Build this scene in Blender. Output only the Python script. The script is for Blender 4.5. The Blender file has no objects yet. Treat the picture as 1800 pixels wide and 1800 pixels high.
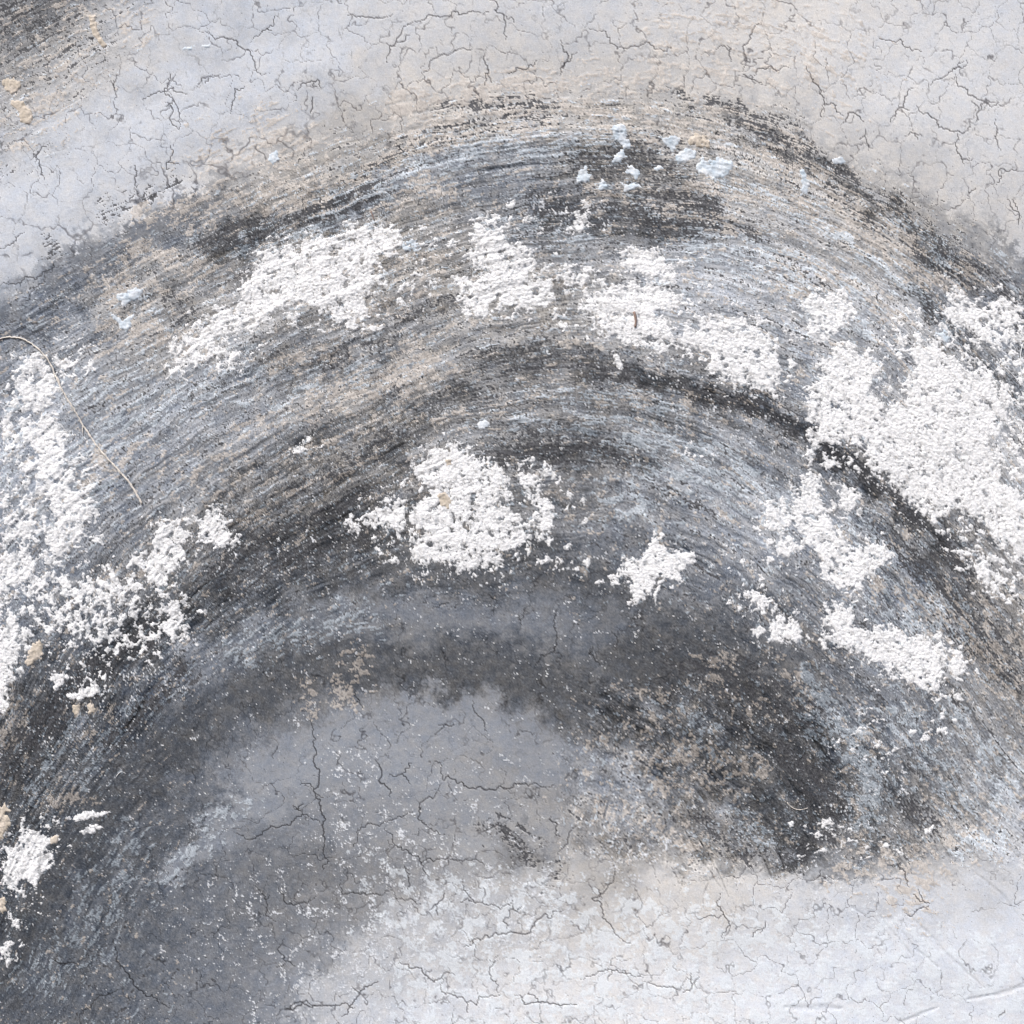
import bpy, math, random
import numpy as np
from mathutils import Vector

scene = bpy.context.scene
# ---------------------------------------------------------------- camera
cam_data = bpy.data.cameras.new("camera")
cam = bpy.data.objects.new("camera", cam_data)
scene.collection.objects.link(cam)
cam.location = (0.0, -2.5, 1.4)
cam.rotation_euler = (math.radians(90), 0, 0)
cam_data.sensor_width = 36
cam_data.lens = 50
cam_data.clip_end = 100
scene.camera = cam
# ---------------------------------------------------------------- daylight
SUN_EL, SUN_AZ = 50.0, 216.0          # overcast: broad soft sun, high to the left in front of the wall
world = bpy.data.worlds.new("World")
scene.world = world
world.use_nodes = True
wn = world.node_tree.nodes
sky = wn.new("ShaderNodeTexSky")
sky.sky_type = 'NISHITA'
sky.sun_disc = False
sky.sun_elevation = math.radians(SUN_EL)
sky.sun_rotation = math.radians(SUN_AZ)
sky.air_density = 0.7
sky.dust_density = 4.0
sky.ozone_density = 0.6
world.node_tree.links.new(sky.outputs[0], wn["Background"].inputs[0])
wn["Background"].inputs[1].default_value = 0.1
sun_data = bpy.data.lights.new("sun", 'SUN')
sun_data.energy = 1.5
sun_data.angle = math.radians(12)
sun_data.color = (1.0, 0.995, 0.955)
sun = bpy.data.objects.new("sun", sun_data)
scene.collection.objects.link(sun)
_el, _az = math.radians(SUN_EL), math.radians(SUN_AZ)
_to = Vector((math.sin(_az) * math.cos(_el), math.cos(_az) * math.cos(_el), math.sin(_el)))
sun.rotation_euler = _to.to_track_quat('Z', 'Y').to_euler()
sun.location = _to * 8
scene.view_settings.view_transform = 'Standard'
scene.view_settings.look = 'None'
scene.view_settings.gamma = 1.0
scene.view_settings.exposure = 0.9
scene.cycles.max_bounces = 4

f4 = np.float32
_r = np.random.RandomState(7)
PERM = np.concatenate([_r.permutation(256)] * 2).astype(np.int32)
_a = _r.rand(256) * 2 * np.pi
GX, GY = np.cos(_a).astype(f4), np.sin(_a).astype(f4)
RND = _r.rand(256).astype(f4)
RND2 = _r.rand(256).astype(f4)


def perlin(x, y, seed=0):
    x = x + f4(seed * 17.31); y = y + f4(seed * 9.73)
    fx = np.floor(x); fy = np.floor(y)
    u = x - fx; v = y - fy
    ix = fx.astype(np.int32) & 255; iy = fy.astype(np.int32) & 255
    ix1 = (ix + 1) & 255; iy1 = (iy + 1) & 255
    a = PERM[ix] ; b = PERM[ix1]
    def g(p, q, du, dv):
        h = PERM[p + q]
        return GX[h] * du + GY[h] * dv
    n00 = g(a, iy, u, v); n10 = g(b, iy, u - 1, v)
    n01 = g(a, iy1, u, v - 1); n11 = g(b, iy1, u - 1, v - 1)
    su = u * u * u * (u * (u * 6 - 15) + 10); sv = v * v * v * (v * (v * 6 - 15) + 10)
    n0 = n00 + su * (n10 - n00); n1 = n01 + su * (n11 - n01)
    return (n0 + sv * (n1 - n0)).astype(f4)


def fbm(x, y, octaves=4, seed=0, gain=0.55):
    """fractal noise of about unit variance"""
    t = 0; amp = 1.0; s2 = 0; f = 1.0
    for o in range(octaves):
        c, s = math.cos(o * 0.6), math.sin(o * 0.6)
        if octaves < 9:
            t = t + f4(amp) * perlin(x * f4(f), y * f4(f), seed + o * 3)
        s2 += amp * amp; amp *= gain; f *= 2.03
    return (t / f4(0.27 * math.sqrt(s2))).astype(f4)


_z = np.linspace(-3.2, 3.2, 200)
_cdf = 0.5 * (1 + np.tanh(0.7978 * (_z + 0.044715 * _z ** 3)))


def cover(n, dens, soft):
    """share dens of the area where unit noise n is highest, soft edged"""
    d = np.clip(dens, 0, 1)
    thr = np.interp(1 - d, _cdf, _z).astype(f4)
    m = np.clip((n - thr) / f4(soft) + 0.5, 0, 1)
    m = np.where(d < 0.002, 0, m)
    return m.astype(f4)


def sstep(a, b, x):
    t = np.clip((x - a) / (b - a), 0, 1)
    return t * t * (3 - 2 * t)


# ---------------------------------------------------------------- brush flow
FLOW = [
 (1.34, [(-150, 400), (100, 250), (300, 140), (500, 50), (800, -30), (1100, -60), (1400, -10), (1650, 120), (1900, 320)]),
 (1.0, [(-100, 640), (0, 575), (120, 510), (250, 440), (400, 370), (560, 300), (720, 240), (900, 207), (1030, 200), (1200, 215), (1340, 250), (1480, 320), (1640, 410), (1750, 485), (1900, 620)]),
 (.8, [(-100, 880), (60, 740), (200, 640), (360, 550), (520, 470), (700, 400), (870, 350), (1040, 325), (1200, 335), (1340, 365), (1450, 415), (1540, 465), (1620, 525), (1700, 600), (1850, 780)]),
 (.6, [(-60, 1060), (120, 880), (330, 740), (480, 655), (600, 605), (750, 540), (900, 495), (1050, 480), (1200, 490), (1350, 530), (1480, 590), (1600, 680), (1720, 800), (1860, 980)]),
 (.4, [(-60, 1450), (20, 1300), (100, 1170), (200, 1060), (350, 920), (480, 830), (620, 760), (760, 690), (900, 650), (1000, 640), (1100, 650), (1200, 680), (1330, 720), (1450, 800), (1560, 880), (1650, 970), (1740, 1080), (1860, 1240)]),
 (.25, [(-30, 1570), (30, 1440), (110, 1320), (200, 1180), (330, 1050), (450, 950), (620, 850), (800, 765), (1000, 745), (1130, 760), (1250, 810), (1370, 890), (1480, 980), (1600, 1110), (1720, 1250), (1840, 1410)]),
 (.05, [(0, 1700), (60, 1560), (170, 1400), (300, 1260), (480, 1130), (650, 1060), (850, 1030), (1050, 1040), (1250, 1100), (1400, 1210), (1550, 1360), (1700, 1550)]),
 (-.15, [(150, 1750), (220, 1620), (320, 1480), (450, 1370), (620, 1270), (800, 1220), (950, 1240), (1100, 1320), (1220, 1430), (1320, 1560), (1400, 1700)]),
]


def flow_grid():
    P = np.array([p for _, c in FLOW for p in c], float) / 1000
    v = np.array([l for l, c in FLOW for _ in c], float)
    n = len(P)
    K = np.linalg.norm(P[:, None] - P[None], axis=2)
    A = np.zeros((n + 3, n + 3)); A[:n, :n] = -K - 0.02 * np.eye(n)
    A[:n, n:] = np.c_[np.ones(n), P]; A[n:, :n] = A[:n, n:].T
    w = np.linalg.solve(A, np.r_[v, 0, 0, 0])
    g = np.arange(-1400, 3241, 20) / 1000.0
    gx, gy = np.meshgrid(g, g)
    out = w[n] + w[n + 1] * gx + w[n + 2] * gy
    for i in range(n):
        out -= w[i] * np.sqrt((gx - P[i, 0]) ** 2 + (gy - P[i, 1]) ** 2 + 0.0009)
    return out.astype(f4)


def spline_matrix(n, x0, step, q):
    """dense cubic B-spline weights of n samples at positions q"""
    t = np.clip((q - x0) / step, 0, n - 1.001)
    i = np.floor(t).astype(int); u = t - i
    W = np.zeros((len(q), n), f4)
    ws = [(1 - u) ** 3 / 6, (3 * u ** 3 - 6 * u ** 2 + 4) / 6, (-3 * u ** 3 + 3 * u ** 2 + 3 * u + 1) / 6, u ** 3 / 6]
    for k, w in enumerate(ws):
        np.add.at(W, (np.arange(len(q)), np.clip(i + k - 1, 0, n - 1)), w.astype(f4))
    return W


def resample(G, x0, step, xs, ys):
    return spline_matrix(G.shape[0], x0, step, ys) @ G @ spline_matrix(G.shape[1], x0, step, xs).T


C0, CS = -100, 4                      # coarse layout sheet, 4 mm cells
CG = np.arange(C0, 1901, CS).astype(f4)


def lookup(G, X, Y):
    tx = np.clip((X - C0) / CS, 0, len(CG) - 1.001); ty = np.clip((Y - C0) / CS, 0, len(CG) - 1.001)
    ix = tx.astype(np.int32); iy = ty.astype(np.int32)
    u = tx - ix; v = ty - iy
    a = G[iy, ix]; b = G[iy, ix + 1]; c = G[iy + 1, ix]; d = G[iy + 1, ix + 1]
    return (a + u * (b - a) + v * (c + u * (d - c) - (a + u * (b - a)))).astype(f4)


# paint tone every 100 mm, rows from the top (0 dark .. 23 white)
TONE = """
13.0 10.5 14.5 16.0 17.5 18.5 19.5 20.2 20.3 20.2 20.0 19.8 20.0 20.2 20.4 20.5 20.4 20.3 20.0
13.5 13.0 15.0 18.0 18.8 19.8 20.0 19.8 19.2 19.0 18.6 18.2 18.8 20.4 20.6 20.6 20.6 20.6 20.4
16.5 18.0 19.0 20.0 20.3 19.0 15.8 18.0 17.8 17.5 18.2 17.0 17.0 15.5 18.0 20.4 20.8 20.7 20.5
20.3 20.6 20.3 18.5 15.8 15.2 15.0 14.3 14.0 14.6 13.4 13.2 16.0 16.3 16.0 16.5 18.5 20.4 20.5
20.2 16.0 14.5 13.0 11.0 12.8 14.0 15.0 12.8 12.5 11.2 11.5 14.0 16.2 16.6 16.4 13.5 15.0 18.0
18.0 11.8 13.5 14.0 14.8 15.0 15.0 14.8 14.8 15.0 15.0 16.0 16.6 16.6 16.4 16.2 14.8 12.5 10.5
12.0 12.0 15.2 15.0 14.8 13.6 12.6 13.0 13.6 13.2 14.0 15.0 15.5 14.5 15.8 16.4 15.8 12.8 10.8
16.0 15.0 15.2 14.5 14.3 13.0 12.5 13.5 12.6 11.8 11.3 11.5 10.4  8.8 12.8 14.8 15.8 16.0 12.8
16.5 15.4 14.6 14.4 13.8 11.8 10.4 11.0 11.0 11.2 11.0 10.4 12.4 14.6 12.6  9.2 14.0 16.4 16.8
15.4 14.5 13.0 12.4 11.5  9.6  7.8  9.0 10.0 11.0 10.8 11.2 13.4 15.0 15.2 12.8  7.8 11.5 16.4
14.0 12.8 11.0  9.6  8.4  6.6  6.4  7.0  7.8  7.4  8.0  9.4 10.4 12.0 12.6 13.4 12.0 10.0 14.0
12.0  8.6  7.4  6.6  6.8  8.0  9.6 10.4 10.2 10.2  9.8  8.4  8.2  8.0  9.4 10.4 13.0 12.0 12.6
 8.0  5.4  5.4  6.2  7.6  7.6  7.2  7.0  6.6  7.2  7.2  6.6  6.4  6.8  8.0  9.8 11.0 12.4 12.6
 5.8  5.2  6.2  7.4  8.2 10.6 13.4 14.2 14.4 11.4  7.8  8.2  8.8  7.4  6.0  9.4 11.4 13.0 14.0
 5.0  5.2  6.8  8.2 10.8 13.0 13.8 13.8 14.4 14.2 13.8 11.2 10.0  7.2  6.2  7.4 10.2 13.0 17.0
 4.8  5.4  7.4  8.6  9.6 10.6 11.0 13.6 14.2 14.6 14.8 15.0 14.6 12.4  8.4 10.0 14.4 15.8 19.8
 5.2  6.4  7.6  8.2  9.0  9.8 11.6 14.6 16.4 17.2 18.0 18.6 19.2 19.8 20.6 20.8 20.6 20.6 21.0
 5.8  6.8  7.6  8.6  9.6 12.4 15.6 18.4 19.8 20.8 21.2 21.4 21.4 21.4 21.4 21.4 21.5 21.5 21.5
 6.2  7.2  8.6  9.6 10.6 13.6 18.0 20.6 21.4 21.6 21.6 21.6 22.0 22.2 22.2 22.0 21.8 21.8 22.2
"""
WARM = """
 0  0 -1 -1 -1 -1 -1  0  0  0 -1  0  0  1  1  1  0  0 -1
 0  1  1  0 -1 -1  0  0  0  1  0  1  1  1  1  0  0  0  0
 1  0 -1 -1 -1  0  1  2  2  1  2  1  1  1  1  0  0  0  0
-1 -1 -1  0  1  2  1  0 -1 -1  0  1  1  1  1  1  1  0  0
-1 -1  0  0 -1  1  1  1  1 -1 -1  0  0  0  0  1  1  1  1
-1 -1  1  1  1  1  1  1  1  1  1 -1 -1 -1  0  0  0 -1 -1
-1 -1  0  1  1  0  0  0  0  1  1  0  0 -1 -1  0  0  0 -1
-1 -1  0  0 -1 -1  0  1  0  0  0  0  0  0 -1 -1  0  0 -1
-1 -1 -1 -1  0  0  1  1  0  0  0  0 -1 -1 -1  0  0  0  0
-1 -1 -1  0  1  1  1  0  0  0  0  0 -1 -1 -1 -1  0  0  0
-1 -1  0  1  0  0  0  0  0  0 -1 -1 -1 -1 -1 -1 -1  1  0
-1 -1  0  0 -1 -1 -1 -1 -1 -1 -1 -1 -1 -1  0 -1 -1  0  1
 0  0 -1 -1 -1  0  0  0  0  0  0  0  0  0  0 -1 -1  0  1
 0  0 -1 -1 -1 -1 -1 -1  0  0  0  0  0  0  0 -1 -1  0  0
 0  0 -1 -1 -1 -1 -1 -1 -1  0  0  0  0  0  0  0  0  0 -1
 0 -1 -1 -1 -1 -1  0  0  0  0  1  1  1  1  0  0  1  1 -1
-1 -1 -1 -1 -1  0  0  0  0  1  1  1  1  1  0 -1 -1 -1 -1
-1 -1 -1 -1 -1 -1 -1  0  0  0  0  0  0 -1 -1 -1 -1 -1 -1
-1 -1 -1 -1 -1 -1 -1 -1 -1  0  0  0  0  0 -1 -1 -1 -1 -1
"""
# kind, strength, half width, points
STROKES = [
 # bare darker paint showing through
 ('dark', .55, 13, [(1290, 205), (1340, 228), (1420, 280), (1500, 322), (1570, 368), (1640, 420), (1720, 478)]),
 ('dark', .5, 9, [(1190, 172), (1290, 190), (1380, 222), (1440, 262)]),
 ('dark', .35, 10, [(1270, 240), (1350, 262), (1420, 300)]),
 ('dark', .45, 12, [(1460, 330), (1560, 400), (1650, 460), (1700, 500)]),
 ('dark', .5, 9, [(780, 188), (860, 182), (960, 184)]),
 ('dark', .35, 6, [(700, 262), (800, 226), (900, 205), (1000, 205)]),
 ('dark', .3, 7, [(600, 320), (700, 280), (800, 255)]),
 ('dark', .5, 18, [(520, 392), (590, 368), (650, 340)]),
 ('dark', .7, 18, [(360, 425), (400, 410), (470, 405)]),
 ('dark', .45, 26, [(930, 372), (1040, 372), (1150, 385), (1210, 400)]),
 ('dark', .45, 30, [(1020, 290), (1120, 275), (1180, 300)]),
 ('dark', .5, 20, [(1130, 335), (1200, 350), (1260, 375)]),
 ('dark', .4, 10, [(1100, 350), (1200, 385), (1330, 410)]),
 ('dark', .5, 12, [(1620, 520), (1660, 570), (1690, 600)]),
 ('dark', .6, 16, [(1760, 500), (1790, 560)]),
 ('dark', .4, 16, [(300, 520), (330, 560)]),
 ('dark', .35, 8, [(700, 560), (780, 530), (850, 520)]),
 ('dark', .35, 8, [(560, 640), (620, 610), (700, 590)]),
 ('dark', .4, 22, [(840, 625), (950, 625), (1060, 640)]),
 ('dark', .3, 12, [(690, 700), (780, 690), (860, 700)]),
 ('dark', .75, 15, [(1060, 655), (1180, 680), (1290, 700), (1390, 745), (1470, 805)]),
 ('dark', .8, 14, [(1470, 805), (1560, 865), (1640, 930), (1700, 1000)]),
 ('dark', .4, 22, [(1560, 930), (1640, 1010), (1720, 1100), (1790, 1190)]),
 ('dark', .45, 8, [(440, 905), (560, 840), (680, 785), (740, 755)]),
 ('dark', .4, 6, [(480, 870), (600, 805), (700, 760)]),
 ('dark', .6, 16, [(380, 1010), (470, 950), (560, 905), (640, 870)]),
 ('dark', .5, 20, [(420, 1020), (560, 960), (660, 940)]),
 ('dark', .6, 26, [(900, 800), (1000, 790), (1080, 800)]),
 ('dark', .3, 16, [(1120, 860), (1210, 870)]),
 ('dark', .8, 14, [(200, 1320), (260, 1240), (320, 1180)]),
 ('dark', .8, 22, [(20, 1340), (80, 1260), (150, 1200), (260, 1100)]),
 ('dark', .5, 30, [(1180, 1180), (1300, 1190), (1400, 1260)]),
 ('dark', .6, 28, [(1380, 1320), (1440, 1400), (1460, 1440)]),
 ('dark', .55, 14, [(1230, 1440), (1300, 1500), (1380, 1510), (1420, 1490)]),
 ('dark', .5, 16, [(1570, 1400), (1630, 1450)]),
 ('dark', .35, 24, [(890, 1460), (930, 1500), (960, 1530)]),
 ('dark', .45, 10, [(180, 370), (240, 345), (310, 310)]),
 ('dark', .6, 9, [(85, 420), (92, 440), (88, 460)]),
 ('dark', .4, 60, [(0, 20), (80, 30)]),
 # beige under-plaster
 ('beige', .85, 9, [(590, 322), (700, 272), (800, 240), (900, 226), (960, 222)]),
 ('beige', .7, 8, [(700, 235), (820, 205), (920, 192), (1030, 190), (1100, 196)]),
 ('beige', .7, 22, [(690, 185), (760, 178), (850, 165), (960, 150)]),
 ('beige', .35, 26, [(1000, 150), (1150, 150), (1260, 130)]),
 ('beige', .4, 40, [(390, 270), (480, 240), (520, 260)]),
 ('beige', .55, 18, [(250, 380), (330, 370), (440, 345), (560, 320)]),
 ('beige', .6, 18, [(470, 380), (520, 355), (570, 360)]),
 ('beige', .6, 20, [(240, 440), (300, 455), (350, 470)]),
 ('beige', .6, 24, [(200, 500), (250, 500)]),
 ('beige', .6, 24, [(195, 555), (270, 590), (330, 600)]),
 ('beige', .55, 20, [(680, 345), (740, 330), (790, 345)]),
 ('beige', .4, 22, [(560, 460), (700, 470), (760, 470)]),
 ('beige', .55, 20, [(1050, 215), (1150, 215), (1250, 240)]),
 ('beige', .5, 12, [(1230, 190), (1330, 225), (1420, 265)]),
 ('beige', .6, 16, [(1040, 340), (1100, 345), (1180, 380), (1280, 390)]),
 ('beige', .6, 16, [(1190, 330), (1290, 340), (1400, 355)]),
 ('beige', .6, 22, [(1340, 270), (1430, 315), (1520, 380), (1600, 440)]),
 ('beige', .6, 24, [(1500, 380), (1560, 420), (1620, 480), (1700, 480)]),
 ('beige', .55, 10, [(1400, 360), (1500, 420), (1580, 470)]),
 ('beige', .5, 10, [(1340, 440), (1440, 470), (1540, 530), (1580, 570)]),
 ('beige', .5, 20, [(1390, 510), (1350, 480), (1450, 500)]),
 ('beige', .55, 5, [(610, 595), (660, 570), (720, 545)]),
 ('beige', .4, 5, [(680, 610), (800, 575), (900, 560)]),
 ('beige', .45, 9, [(990, 600), (1060, 595)]),
 ('beige', .4, 12, [(600, 560), (680, 540)]),
 ('beige', .7, 26, [(560, 710), (620, 685), (700, 670), (750, 640)]),
 ('beige', .4, 16, [(480, 640), (580, 620)]),
 ('beige', .55, 8, [(400, 930), (500, 870), (600, 830), (660, 800)]),
 ('beige', .5, 6, [(360, 880), (480, 820), (600, 770), (720, 725)]),
 ('beige', .4, 6, [(760, 740), (860, 715), (950, 705)]),
 ('beige', .4, 7, [(1060, 700), (1160, 700), (1250, 730)]),
 ('beige', .3, 16, [(420, 760), (520, 720)]),
 ('beige', .35, 14, [(330, 840), (420, 790)]),
 ('beige', .45, 16, [(140, 860), (180, 810), (230, 790)]),
 ('beige', .35, 12, [(460, 920), (490, 930)]),
 ('beige', .45, 10, [(1220, 690), (1300, 710), (1360, 690)]),
 ('beige', .5, 8, [(1560, 880), (1590, 910), (1600, 950)]),
 ('beige', .55, 14, [(1540, 1030), (1560, 1040), (1590, 1055)]),
 ('beige', .4, 40, [(1640, 1070), (1720, 1140), (1790, 1200)]),
 ('beige', .5, 18, [(1640, 1110), (1700, 1120)]),
 ('beige', .4, 30, [(1740, 1080), (1800, 1150)]),
 ('beige', .45, 14, [(1100, 1210), (1180, 1230), (1150, 1290), (1120, 1270)]),
 ('beige', .5, 16, [(1280, 1160), (1230, 1180), (1320, 1240), (1360, 1250)]),
 ('beige', .75, 22, [(1130, 1330), (1200, 1325), (1260, 1340), (1310, 1350), (1330, 1340)]),
 ('beige', .5, 10, [(1020, 1310), (1080, 1300), (1130, 1270)]),
 ('beige', .6, 18, [(1160, 1370), (1240, 1380), (1290, 1390)]),
 ('beige', .6, 10, [(1280, 1380), (1310, 1420), (1330, 1450)]),
 ('beige', .6, 16, [(1390, 1190), (1420, 1230), (1400, 1260)]),
 ('beige', .45, 22, [(1480, 1280), (1530, 1290), (1490, 1380)]),
 ('beige', .5, 30, [(1640, 1430), (1740, 1450), (1700, 1490)]),
 ('beige', .5, 40, [(1500, 1500), (1620, 1530), (1600, 1560)]),
 ('beige', .45, 26, [(1060, 1420), (1160, 1460), (1220, 1490)]),
 ('beige', .4, 30, [(0, 1280), (20, 1250), (10, 1330)]),
 ('beige', .5, 12, [(540, 1200), (545, 1250)]),
 ('beige', .4, 18, [(590, 1220), (630, 1150), (610, 1240)]),
 ('beige', .45, 14, [(130, 1245), (175, 1250)]),
 ('beige', .5, 9, [(165, 1280), (155, 1310)]),
 ('beige', .5, 12, [(90, 1405), (150, 1405)]),
 ('beige', .3, 50, [(60, 50), (130, 100), (60, 180)]),
 ('beige', .25, 40, [(210, 40), (120, 30)]),
 ('beige', .25, 60, [(1200, 80), (1350, 60), (1450, 120)]),
 ('beige', .4, 16, [(260, 1010), (190, 1020), (180, 1050)]),
 # pale blue paint
 ('blue', .5, 16, [(430, 430), (520, 412), (600, 390)]),
 ('blue', .55, 14, [(560, 380), (620, 345), (680, 335)]),
 ('blue', .45, 20, [(720, 300), (860, 262), (1000, 262), (1060, 250)]),
 ('blue', .35, 20, [(640, 330), (600, 350)]),
 ('blue', .35, 16, [(860, 400), (960, 410), (1050, 420)]),
 ('blue', .45, 8, [(1110, 355), (1200, 390), (1270, 420)]),
 ('blue', .5, 7, [(1250, 315), (1330, 340), (1400, 370), (1470, 410)]),
 ('blue', .6, 8, [(1440, 395), (1500, 430), (1550, 470), (1610, 510), (1660, 560)]),
 ('blue', .6, 9, [(1540, 460), (1580, 490), (1640, 540), (1680, 590)]),
 ('blue', .3, 34, [(1220, 430), (1320, 450), (1420, 500), (1500, 560)]),
 ('blue', .4, 8, [(1300, 420), (1420, 460), (1520, 530)]),
 ('blue', .5, 14, [(1580, 400), (1620, 400), (1670, 470)]),
 ('blue', .6, 6, [(1750, 445), (1780, 480)]),
 ('blue', .3, 28, [(130, 800), (240, 730), (340, 690), (430, 660)]),
 ('blue', .3, 18, [(120, 700), (200, 680), (260, 640)]),
 ('blue', .4, 12, [(0, 850), (20, 760), (30, 680)]),
 ('blue', .45, 16, [(90, 930), (150, 890), (190, 860)]),
 ('blue', .3, 10, [(480, 720), (560, 670), (660, 640)]),
 ('blue', .3, 12, [(930, 690), (1050, 690), (1150, 700)]),
 ('blue', .5, 7, [(980, 700), (1080, 695), (1200, 725)]),
 ('blue', .55, 8, [(900, 745), (960, 740), (1040, 760)]),
 ('blue', .75, 6, [(1060, 775), (1140, 778), (1200, 800), (1260, 830)]),
 ('blue', .7, 5, [(1020, 735), (1110, 740), (1190, 765)]),
 ('blue', .7, 10, [(1180, 770), (1260, 790), (1330, 830)]),
 ('blue', .6, 12, [(1050, 800), (1090, 790)]),
 ('blue', .7, 10, [(1120, 830), (1160, 830)]),
 ('blue', .4, 28, [(1200, 830), (1300, 860), (1380, 900)]),
 ('blue', .4, 24, [(1080, 870), (1130, 890)]),
 ('blue', .4, 24, [(1520, 930), (1550, 980)]),
 ('blue', .4, 30, [(1560, 1060), (1620, 1100), (1660, 1080)]),
 ('blue', .35, 20, [(1650, 1040), (1700, 1100)]),
 ('blue', .4, 16, [(1660, 1250), (1720, 1300), (1780, 1340)]),
 ('blue', .75, 16, [(1425, 1195), (1430, 1215), (1445, 1230)]),
 ('blue', .6, 30, [(1450, 1260), (1500, 1310), (1530, 1360), (1530, 1430)]),
 ('blue', .35, 24, [(1580, 1260), (1640, 1340), (1700, 1420)]),
 ('blue', .5, 20, [(1740, 1350), (1780, 1380), (1750, 1410)]),
 ('blue', .35, 20, [(1250, 1290), (1200, 1260)]),
 ('blue', .4, 20, [(1310, 1450), (1360, 1480)]),
 ('blue', .5, 16, [(1700, 1490), (1760, 1480)]),
 ('blue', .6, 7, [(60, 1290), (100, 1230), (150, 1180)]),
 ('blue', .6, 7, [(50, 1420), (90, 1330), (130, 1270)]),
 ('blue', .6, 8, [(140, 1380), (190, 1310), (250, 1230)]),
 ('blue', .45, 8, [(20, 1360), (60, 1270)]),
 ('blue', .3, 26, [(420, 1140), (540, 1110), (640, 1090)]),
 ('blue', .3, 20, [(300, 1540), (360, 1460), (420, 1420)]),
 ('blue', .25, 40, [(220, 1500), (160, 1650), (80, 1700)]),
 # white speckle
 ('speck', .35, 70, [(620, 1460), (700, 1500), (760, 1530)]),
 ('speck', .5, 26, [(720, 1490), (790, 1510)]),
 ('speck', .45, 24, [(600, 1350), (660, 1350)]),
 ('speck', .22, 90, [(400, 1620), (500, 1600), (620, 1620)]),
 ('speck', .35, 90, [(560, 1720), (700, 1640), (900, 1600)]),
 ('speck', .35, 70, [(500, 1790), (600, 1760)]),
 ('speck', .14, 120, [(800, 1420), (900, 1440)]),
 ('speck', .4, 26, [(1070, 1480), (1100, 1520), (1150, 1500)]),
 ('speck', .25, 40, [(1300, 1600), (1400, 1560), (1520, 1600)]),
 ('speck', .12, 50, [(1050, 680), (1200, 720), (1400, 780), (1600, 930)]),
 ('speck', .10, 60, [(420, 1020), (560, 960)]),
 ('speck', .2, 40, [(1500, 1300), (1560, 1380), (1480, 1460)]),
 ('speck', .16, 60, [(120, 1300), (250, 1200)]),
 ('speck', .14, 60, [(700, 520), (620, 560)]),
 ('speck', .35, 24, [(980, 390), (1050, 380), (930, 370)]),
 ('speck', .06, 400, [(400, 1200), (1300, 1000)]),
 # loose white plaster crumbs (raised flakes)
 ('white', .7, 42, [(20, 1020), (90, 1040), (150, 1050), (210, 1040)]),
 ('white', .62, 38, [(110, 1090), (180, 1090), (230, 1060)]),
 ('white', .55, 28, [(160, 1130), (240, 1130), (290, 1100)]),
 ('white', .9, 18, [(0, 1130), (8, 1180), (0, 1220)]),
 ('white', .5, 26, [(20, 1080), (50, 1120)]),
 ('white', .3, 24, [(100, 1160), (130, 1200), (170, 1190)]),
 ('white', .4, 22, [(100, 640), (150, 640), (130, 610)]),
 ('white', .3, 24, [(0, 800), (40, 760)]),
 ('white', .42, 24, [(60, 990), (30, 950), (100, 960)]),
 ('white', .3, 20, [(330, 640), (400, 620), (460, 600)]),
 ('white', .3, 22, [(450, 560), (560, 550), (640, 530)]),
 ('white', .35, 22, [(700, 430), (780, 420), (820, 450)]),
 ('white', .3, 14, [(880, 390), (950, 400)]),
 ('white', .35, 20, [(960, 480), (1050, 490)]),
 ('white', .35, 30, [(1000, 560), (1070, 520), (1180, 500)]),
 ('white', .25, 12, [(1040, 340), (1010, 400), (1060, 420)]),
 ('white', .25, 20, [(1380, 560), (1460, 620), (1560, 620)]),
 ('white', .4, 24, [(1570, 590), (1600, 560), (1660, 600)]),
 ('white', .35, 24, [(1700, 640), (1680, 590), (1780, 620)]),
 ('white', .5, 26, [(1740, 640), (1790, 830), (1790, 760)]),
 ('white', .4, 20, [(1690, 960), (1740, 1010), (1780, 1040)]),
 ('white', .45, 14, [(1440, 800), (1500, 820), (1540, 830)]),
 ('white', .3, 26, [(1540, 720), (1590, 720)]),
 ('white', .3, 14, [(1500, 930), (1560, 980), (1490, 1010)]),
 ('white', .4, 18, [(1640, 1180), (1680, 1230), (1670, 1200)]),
 ('white', .3, 18, [(1660, 1260), (1620, 1290), (1690, 1280)]),
 ('white', .3, 14, [(1280, 980), (1330, 1010)]),
 ('white', .3, 26, [(640, 910), (700, 870), (740, 830)]),
 ('white', .35, 22, [(650, 960), (700, 990), (760, 1000)]),
 ('white', .3, 16, [(1000, 860), (1020, 900), (960, 830)]),
 ('white', .25, 14, [(960, 990), (1020, 990)]),
 ('white', .25, 14, [(270, 1080), (350, 1080)]),
 ('white', .35, 16, [(100, 1430), (60, 1450), (110, 1480)]),
 ('white', .3, 12, [(40, 1570), (60, 1590), (20, 1640)]),
 ('white', .35, 14, [(1290, 1060), (1330, 1050)]),
 ('white', .2, 26, [(1540, 1240), (1500, 1300), (1560, 1330)]),
 ('white', .25, 26, [(1480, 1470), (1420, 1480), (1560, 1480)]),
 ('white', .16, 18, [(520, 800), (560, 780)]),
 ('white', .25, 10, [(1210, 780), (1250, 800)]),
 ('white', .34, 26, [(700, 450), (740, 480), (720, 520)]),
 ('white', .28, 20, [(600, 575), (560, 590)]),
 ('white', .3, 40, [(1640, 620), (1700, 620), (1780, 700), (1790, 820)]),
 ('white', .22, 30, [(1180, 470), (1240, 540), (1400, 600)]),
 ('white', .5, 34, [(10, 900), (50, 860), (60, 940)]),
 ('white', .45, 26, [(100, 640), (70, 720), (20, 700), (20, 780)]),
 ('white', .4, 30, [(130, 800), (150, 870), (150, 950)]),
 ('white', .4, 26, [(230, 1090), (320, 1080), (260, 1140)]),
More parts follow.
